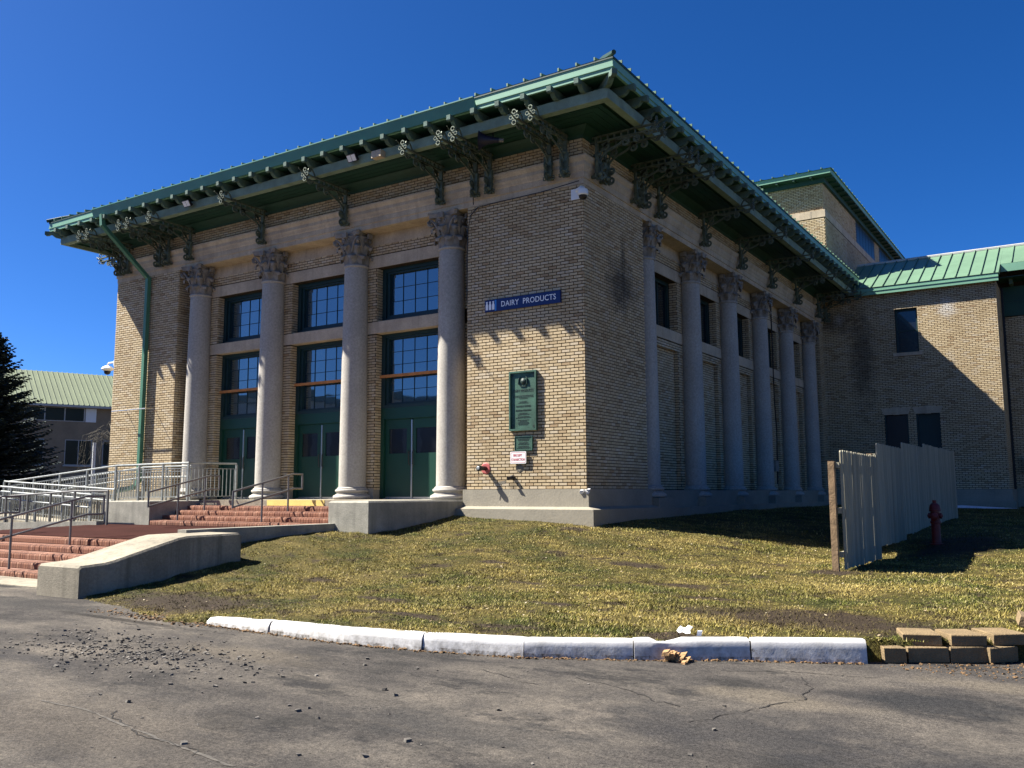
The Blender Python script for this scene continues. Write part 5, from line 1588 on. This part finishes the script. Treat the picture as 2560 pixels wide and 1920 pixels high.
for k in range(14):
    link('seam', seam(min(0.3 + k * .5, 3.0)), tr, loc=(UX + e_ - 0.4 - k * 0.5, UY - e_ - .005, 13.0))
for k in range(30):
    link('seam', seam(min(0.3 + k * .5, 3.0)), tr, loc=(UX + e_ + .005, UY - e_ + 0.4 + k * 0.5, 13.0), rot=math.pi / 2)
for y in np.arange(TY, TE - .5, 0.7):
    tpart('soffit_rib', (UX + .14, UX + OV - .02, y, y + .08, 12.72, 12.78), M_SOFFIT)
for x in np.arange(-8, TX, 0.7):
    tpart('soffit_rib', (x, x + .08, UY - OV + .02, UY - .14, 12.72, 12.78), M_SOFFIT)

# ------------------------------------------------------------------ far building, trees, pole
fbd = Vector((0.337, 0.94, 0)); fbn = Vector((0.94, -0.337, 0)); FP = Vector((-65.687, 24.571, 0))
far = empty('far_building', tuple(FP + Vector((0, 0, -1.5))), 'two storey brown brick building with pale green roof far behind the ramp', 'building')
def F(s_, n_, z): return FP + fbd * s_ + fbn * n_ + Vector((0, 0, z))
def fbox(name, s0, s1, n0, n1, z0, z1, mat, parent=None):
    mb = MB(); mb.obox(F((s0 + s1) / 2, (n0 + n1) / 2, (z0 + z1) / 2), fbd * (s1 - s0) / 2, fbn * (n1 - n0) / 2, (0, 0, (z1 - z0) / 2))
    return mb.build(name, mat, parent or far)
fbox('far_wall', -25, 14, -8.4, -0.4, -1.7, 7.5, M_FARWALL)
mb = MB()
mb.face([F(-25, 0.3, 7.55), F(14, 0.3, 7.55), F(14, -5.2, 10.95), F(-25, -5.2, 10.95)]); mb.face([F(-25, -5.2, 10.95), F(14, -5.2, 10.95), F(14, -10, 7.55), F(-25, -10, 7.55)])
fr_ = mb.build('far_roof', M_FARROOF, far)
slope = (F(0, -5.2, 10.95) - F(0, 0.3, 7.55))
rib = MB().obox((0, 0, 0), tuple(fbd * 0.03), tuple(slope / 2), (0, 0, 0.03)).mesh('roof_rib', M_FARROOF)
for k in range(48):
    link('roof_rib', rib, fr_, loc=F(-12 + k * 0.42, -2.45, 9.25 + .03))
fbox('eave_fascia', -25, 14, 0.15, 0.32, 7.35, 7.54, M_FARTRIM)
s_ = -10.0
fbox('window_band', -10, 4.25, -0.42, -0.37, 6.16, 7.34, M_FARTRIM)
for k in range(9):
    a = 4.19 - (k + 1) * 1.55
    fbox('pane', a + .05, a + 1.5, -0.36, -0.35, 6.22, 7.30, M_FARGLASS)
fbox('pale_panel', 4.3, 5.15, -0.42, -0.34, 6.16, 7.34, M_WHITE)
for a in (-7.6, -4.2, -1.0, 2.78, 5.8):
    wv = fbox('far_window', a, a + 2.15, -0.42, -0.37, 2.42, 4.6, M_FARTRIM)
    for k in range(2):
        fbox('pane', a + .06 + k * 1.05, a + 1.03 + k * 1.05, -0.36, -0.35, 2.48, 4.54, M_FARGLASS, wv)
    fbox('sill', a - .1, a + 2.25, -0.4, -0.2, 2.30, 2.41, M_FARTRIM, wv)

def spruce(loc, H, R, label, seed):
    r = random.Random(seed)
    e = empty('spruce_tree', loc, label, 'tree')
    X, Y, Z = loc
    MB().tube([(X, Y, Z), (X, Y, Z + H * .5), (X, Y, Z + H)], [0.22, 0.13, 0.02], 8).build('trunk', M_BARK, e)
    mb = MB()
    z = 0.6
    while z < H - 0.1:
        t = z / H
        L = R * (1 - t) ** 0.8 + 0.12
        nb = int(11 + 14 * (1 - t))
        for j in range(nb):
            a = r.uniform(0, 2 * math.pi); l = L * r.uniform(0.75, 1.15)
            d = Vector((math.cos(a), math.sin(a), 0)); sd = Vector((-d.y, d.x, 0))
            droop = 0.28 * (1 - t) - 0.25 * t
            ns = max(5, int(l / 0.16))
            for q in range(ns):
                f_ = (q + 1) / ns
                P_ = Vector((X, Y, Z + z)) + d * (l * f_) + Vector((0, 0, -droop * l * f_ + 0.22 * l * f_ * f_))
                wd_ = 0.36 * (1.1 - f_ * 0.7) * r.uniform(.7, 1.2)
                for s_ in (-1, 0, 1, r.uniform(-1, 1), r.uniform(-1, 1), r.uniform(-1, 1)):
                    dr = (d * 0.75 + sd * s_ * r.uniform(.7, 1.1) + Vector((0, 0, r.uniform(-.35, .35)))).normalized()
                    tip = P_ + dr * wd_
                    nn = dr.cross(Vector((0, 0, 1))).normalized() * 0.062 + Vector((0, 0, r.uniform(-.035, .035)))
                    mb.face([P_ - nn, P_ + nn, tip + nn * .5, tip - nn * .5], r.random())
        z += 0.17 + 0.06 * (1 - t)
    mb.build('crown', M_NEEDLE, e, attr=True)
spruce((-37.9, 7.1, -1.5), 9.7, 4.1, 'dark blue green spruce tree at the left edge of the photo', 5)
spruce((-43.5, 3.6, -1.5), 7.0, 3.0, 'shorter dark spruce mostly cut off by the left edge', 6)

def weeping(loc, label):
    r = random.Random(4)
    e = empty('weeping_tree', loc, label, 'tree')
    X, Y, Z = loc
    top = Vector((X, Y, Z + 5.2))
    MB().tube([(X, Y, Z), (X - .05, Y, Z + 2.2), (X + .05, Y, Z + 3.8), tuple(top)], [0.10, 0.08, 0.07, 0.03], 7).build('trunk', M_BARK, e)
    mb = MB()
    for k in range(24):
        a = r.uniform(0, 2 * math.pi); l = r.uniform(0.5, 1.6)
        s_ = top + Vector((0, 0, r.uniform(-.9, .1)))
        d = Vector((math.cos(a), math.sin(a), 0))
        pth = [s_, s_ + d * l * .5 + Vector((0, 0, .35)), s_ + d * l + Vector((0, 0, .1)), s_ + d * (l + .2) + Vector((0, 0, -r.uniform(.6, 1.8)))]
        mb.tube(pth, [0.016, 0.011, 0.007, 0.004], 3, cap=False)
        for q in range(5):
            b0_ = pth[2].lerp(pth[3], r.random()) if r.random() < .7 else pth[1].lerp(pth[2], r.random())
            mb.tube([b0_, b0_ + Vector((r.uniform(-.3, .3), r.uniform(-.3, .3), -.2)), b0_ + Vector((r.uniform(-.35, .35), r.uniform(-.35, .35), -r.uniform(.4, 1.2)))], [0.006, 0.005, 0.003], 3, cap=False)
    mb.build('crown', M_TWIG, e)
weeping((-39.4, 14.9, -1.5), 'small leafless weeping tree behind the far left corner of the hall')
mb = MB(); mb.tube([(-39.87, 14.2, -1.6), (-39.85, 14.2, 2.9)], 0.09, 8)
tag(mb.build('white_pole', M_WHITE), 'slim white pole standing before the far brown building', 'pole')

# hall across the road: shows as a reflection in the lower windows
ob = empty('opposite_hall', (-34, -34, -1.5), 'pale hall across the road seen only as a reflection in the lower windows', 'building')
oa = Vector((0.77, -0.63, 0)).normalized(); on = Vector((0.63, 0.77, 0)).normalized(); OP = Vector((-31, -31, 0))
def obp(name, s0, s1, n0, n1, z0, z1, mat, parent=None):
    mb = MB(); mb.obox(OP + oa * ((s0 + s1) / 2) + on * ((n0 + n1) / 2) + Vector((0, 0, (z0 + z1) / 2)), oa * (s1 - s0) / 2, on * (n1 - n0) / 2, (0, 0, (z1 - z0) / 2))
    return mb.build(name, mat, parent or ob)
obp('hall_wall', -16, 16, -10, 0, -1.6, 6.2, M_WHITE)
obp('hall_roof', -16.6, 16.6, -10.6, 0.7, 6.21, 6.7, M_FARROOF)
for k in range(10):
    obp('hall_window', -15 + k * 3.1, -13.2 + k * 3.1, 0.01, 0.06, 1.2, 4.8, M_FARGLASS)

# ------------------------------------------------------------------ small litter
def stones(name, n, gen, smin, smax, mat, label, seed, zoff=0.0):
    r = random.Random(seed); mb = MB()
    for k in range(n):
        x, y = gen(r)
        s_ = smin + (smax - smin) * r.random() ** 3
        z = z_asph(x) + s_ * .35
        a = r.uniform(0, 3.14)
        mb.obox((x, y, z), (s_ * math.cos(a), s_ * math.sin(a), r.uniform(-.3, .3) * s_), (-s_ * .7 * math.sin(a), s_ * .7 * math.cos(a), r.uniform(-.3, .3) * s_), (r.uniform(-.3, .3) * s_, r.uniform(-.3, .3) * s_, s_ * .5))
    return tag(mb.build(name, mat), label, 'gravel', kind='stuff')
stones('gravel', 1500, lambda r: (1.05 + r.gauss(0, .8), -10.95 + r.gauss(0, .36)), 0.003, 0.016, M_GRAVEL, 'loose dark gravel scattered on the asphalt near the lower left', 1)
stones('gravel', 90, lambda r: (r.uniform(2.0, 7.0), r.uniform(-13.2, -9.6)), 0.004, 0.020, M_GRAVEL, 'sparse grit on the open asphalt', 2)
def kerbline(r):
    k = r.choice(range(len(KERB) - 1)); t = r.random(); a, b = KERB[k], KERB[k + 1]
    return a[0] + (b[0] - a[0]) * t, a[1] + (b[1] - a[1]) * t - abs(r.gauss(0, .035)) - .005
stones('leaf_litter', 900, kerbline, 0.004, 0.016, M_DEBRIS, 'brown leaf litter along the foot of the white kerb', 3)
stones('leaf_litter', 500, lambda r: (6.9 + r.random() * 1.6, -7.62 + r.random() * .9 * 1.0 - abs(r.gauss(0, .06)) + 0.0), 0.004, 0.014, M_DEBRIS, 'pale grit and leaf litter before the loose blocks', 8)
stones('leaf_litter', 500, lambda r: (-0.6 + r.gauss(0, .6), -9.45 + r.gauss(0, .10)), 0.004, 0.018, M_DEBRIS, 'dark litter where the lawn meets the asphalt left of the kerb', 9)
r = random.Random(21); mb = MB()
for k in range(2600):
    x = r.uniform(-3, 9); y = r.uniform(-9.2, 1.5)
    if not inside(np.array([x]), np.array([y]))[0]: continue
    z = float(lawn_height(np.array([x]), np.array([y]))[0]) + r.uniform(.008, .026); s_ = r.uniform(.008, .022); a = r.uniform(0, 6.28)
    u_ = Vector((math.cos(a), math.sin(a), r.uniform(-.4, .4))) * s_; v_ = Vector((-math.sin(a), math.cos(a), r.uniform(-.5, .5))) * s_ * .6
    p_ = Vector((x, y, z))
    mb.face([p_ - u_, p_ - v_, p_ + u_, p_ + v_], r.random())
def leaf_mat():
    m, t, b = nmat('scattered_dead_leaf')
    c = ramp(t, N(t, 'ShaderNodeAttribute', attribute_name='rnd').outputs['Fac'], [(0, (0.03, 0.02, 0.012)), (0.55, (0.10, 0.06, 0.028)), (0.8, (0.26, 0.19, 0.10)), (1, (0.40, 0.34, 0.23))])
    t.links.new(c, b.inputs['Base Color']); b.inputs['Roughness'].default_value = 0.85
    return m
tag(mb.build('lawn_leaf_litter', leaf_mat(), attr=True), 'dead leaf scraps scattered over the lawn', 'leaves', kind='stuff')
# clay clod against the kerb, crumpled paper behind it
r = random.Random(3); mb = MB()
for k in range(34):
    x = 5.40 + r.gauss(0, .055); y = -8.47 + r.gauss(0, .035); s_ = r.uniform(.012, .03)
    h = max(0, .09 * (1 - abs(x - 5.38) / .13)) * r.random()
    mb.obox((x, y, z_asph(x) + s_ * .5 + h), (s_, r.uniform(-.3, .3) * s_, .2 * s_), (0, s_ * .8, .3 * s_), (.2 * s_, 0, s_ * .7))
tag(mb.build('clay_clods', M_EARTH), 'small heap of tan clay clods leaning on the white kerb', 'clod')
mb = MB(); r = random.Random(12)
gx_, gy_ = 5, 4; base = Vector((5.36, -8.11, -1.385))
grid = [[base + Vector((i * .03 - .06 + r.uniform(-.012, .012), j * .028 - .05 + r.uniform(-.01, .01), .0 + j * .014 + r.uniform(0, .03))) for j in range(gy_)] for i in range(gx_)]
for i in range(gx_ - 1):
    for j in range(gy_ - 1):
        mb.face([grid[i][j], grid[i + 1][j], grid[i + 1][j + 1]]); mb.face([grid[i][j], grid[i + 1][j + 1], grid[i][j + 1]])
po = tag(mb.build('crumpled_paper', M_PAPER), 'crumpled white paper in a hole behind the kerb', 'litter')
md = po.modifiers.new('thick', 'SOLIDIFY'); md.thickness = 0.003
mb = MB(); base = Vector((5.49, -8.08, -1.39))
mb.obox(base + Vector((0, 0, .01)), (.02, .008, 0), (0, .003, .002), (.004, .002, .022))
tag(mb.build('paper_scrap', M_PAPER), 'small white paper scrap beside the crumpled paper', 'litter')
# snow remnant by the wing
mb = MB(); r = random.Random(2); cx, cy = 4.7, 19.0; n = 22
pts = [(cx + 1.1 * math.cos(2 * math.pi * k / n) * (1 if math.cos(2 * math.pi * k / n) < 0 else 1.5) * r.uniform(.8, 1.1), cy + .55 * math.sin(2 * math.pi * k / n) * r.uniform(.7, 1.2)) for k in range(n)]
zc_ = float(z_lawn(cx, cy)) + .10
for k in range(n):
    a, b = pts[k], pts[(k + 1) % n]
    za_, zb_ = float(z_lawn(*a)) + .02, float(z_lawn(*b)) + .02
    mb.face([(*a, za_), (*b, zb_), (cx, cy, zc_)])
tag(mb.build('snow', M_SNOW), 'last melting snow patch at the foot of the brick wing', 'snow', kind='stuff')
# cracks and a worn paint line on the asphalt
def strip(name, pts, w_, mat, seed, dz=0.004, wob=0.02, kind='structure'):
    r = random.Random(seed); mb = MB(); P = []
    for k in range(len(pts) - 1):
        a, b = Vector(pts[k]), Vector(pts[k + 1]); n_ = max(2, int((b - a).length / 0.06))
        for q in range(n_):
            p_ = a.lerp(b, q / n_); P.append(p_ + Vector((r.gauss(0, wob), r.gauss(0, wob))))
    ps = None
    for k in range(len(P) - 1):
        d = (P[k + 1] - P[k]).normalized(); s_ = Vector((-d.y, d.x)) * w_ * r.uniform(.35, 1.2)
        c0_, c1_ = P[k] - s_, P[k] + s_
        cur = [(c0_.x, c0_.y, z_asph(c0_.x) + dz), (c1_.x, c1_.y, z_asph(c1_.x) + dz)]
        if ps:
            mb.face([ps[0], ps[1], cur[1], cur[0]])
        ps = cur
    return tag(mb.build(name, mat), kind=kind)
strip('asphalt_crack', [(2.9, -12.35), (3.15, -12.45), (3.6, -12.62), (4.1, -12.6), (4.35, -12.75)], .006, M_CRACK, 1)
strip('asphalt_crack', [(3.55, -12.62), (3.75, -12.3), (4.05, -12.05)], .003, M_CRACK, 2, wob=.006)
strip('asphalt_crack', [(5.0, -9.6), (5.5, -9.7), (5.9, -9.95), (6.2, -10.05)], .006, M_CRACK, 3)
strip('asphalt_crack', [(6.3, -10.4), (6.5, -9.9), (6.75, -9.3), (6.7, -8.9), (6.5, -8.4)], .006, M_CRACK, 4)
strip('asphalt_crack', [(5.9, -8.6), (6.5, -8.3), (6.95, -8.25), (7.2, -8.0)], .007, M_CRACK, 5)
strip('asphalt_crack', [(-1.5, -9.75), (-0.2, -9.95), (0.5, -9.75), (1.2, -9.72)], .008, M_CRACK, 6)
strip('asphalt_crack', [(4.2, -9.75), (4.7, -9.95), (5.0, -9.98)], .006, M_CRACK, 7)
M_WORN = M('worn_white_line', (0.105, 0.093, 0.078), 0.9, 0.6, 30, fine=0.6)
strip('worn_paint_line', [(2.2, -12.45), (2.7, -12.42), (3.3, -12.52), (4.0, -12.62), (4.7, -12.72)], .013, M_WORN, 8, dz=.0035, wob=.004)
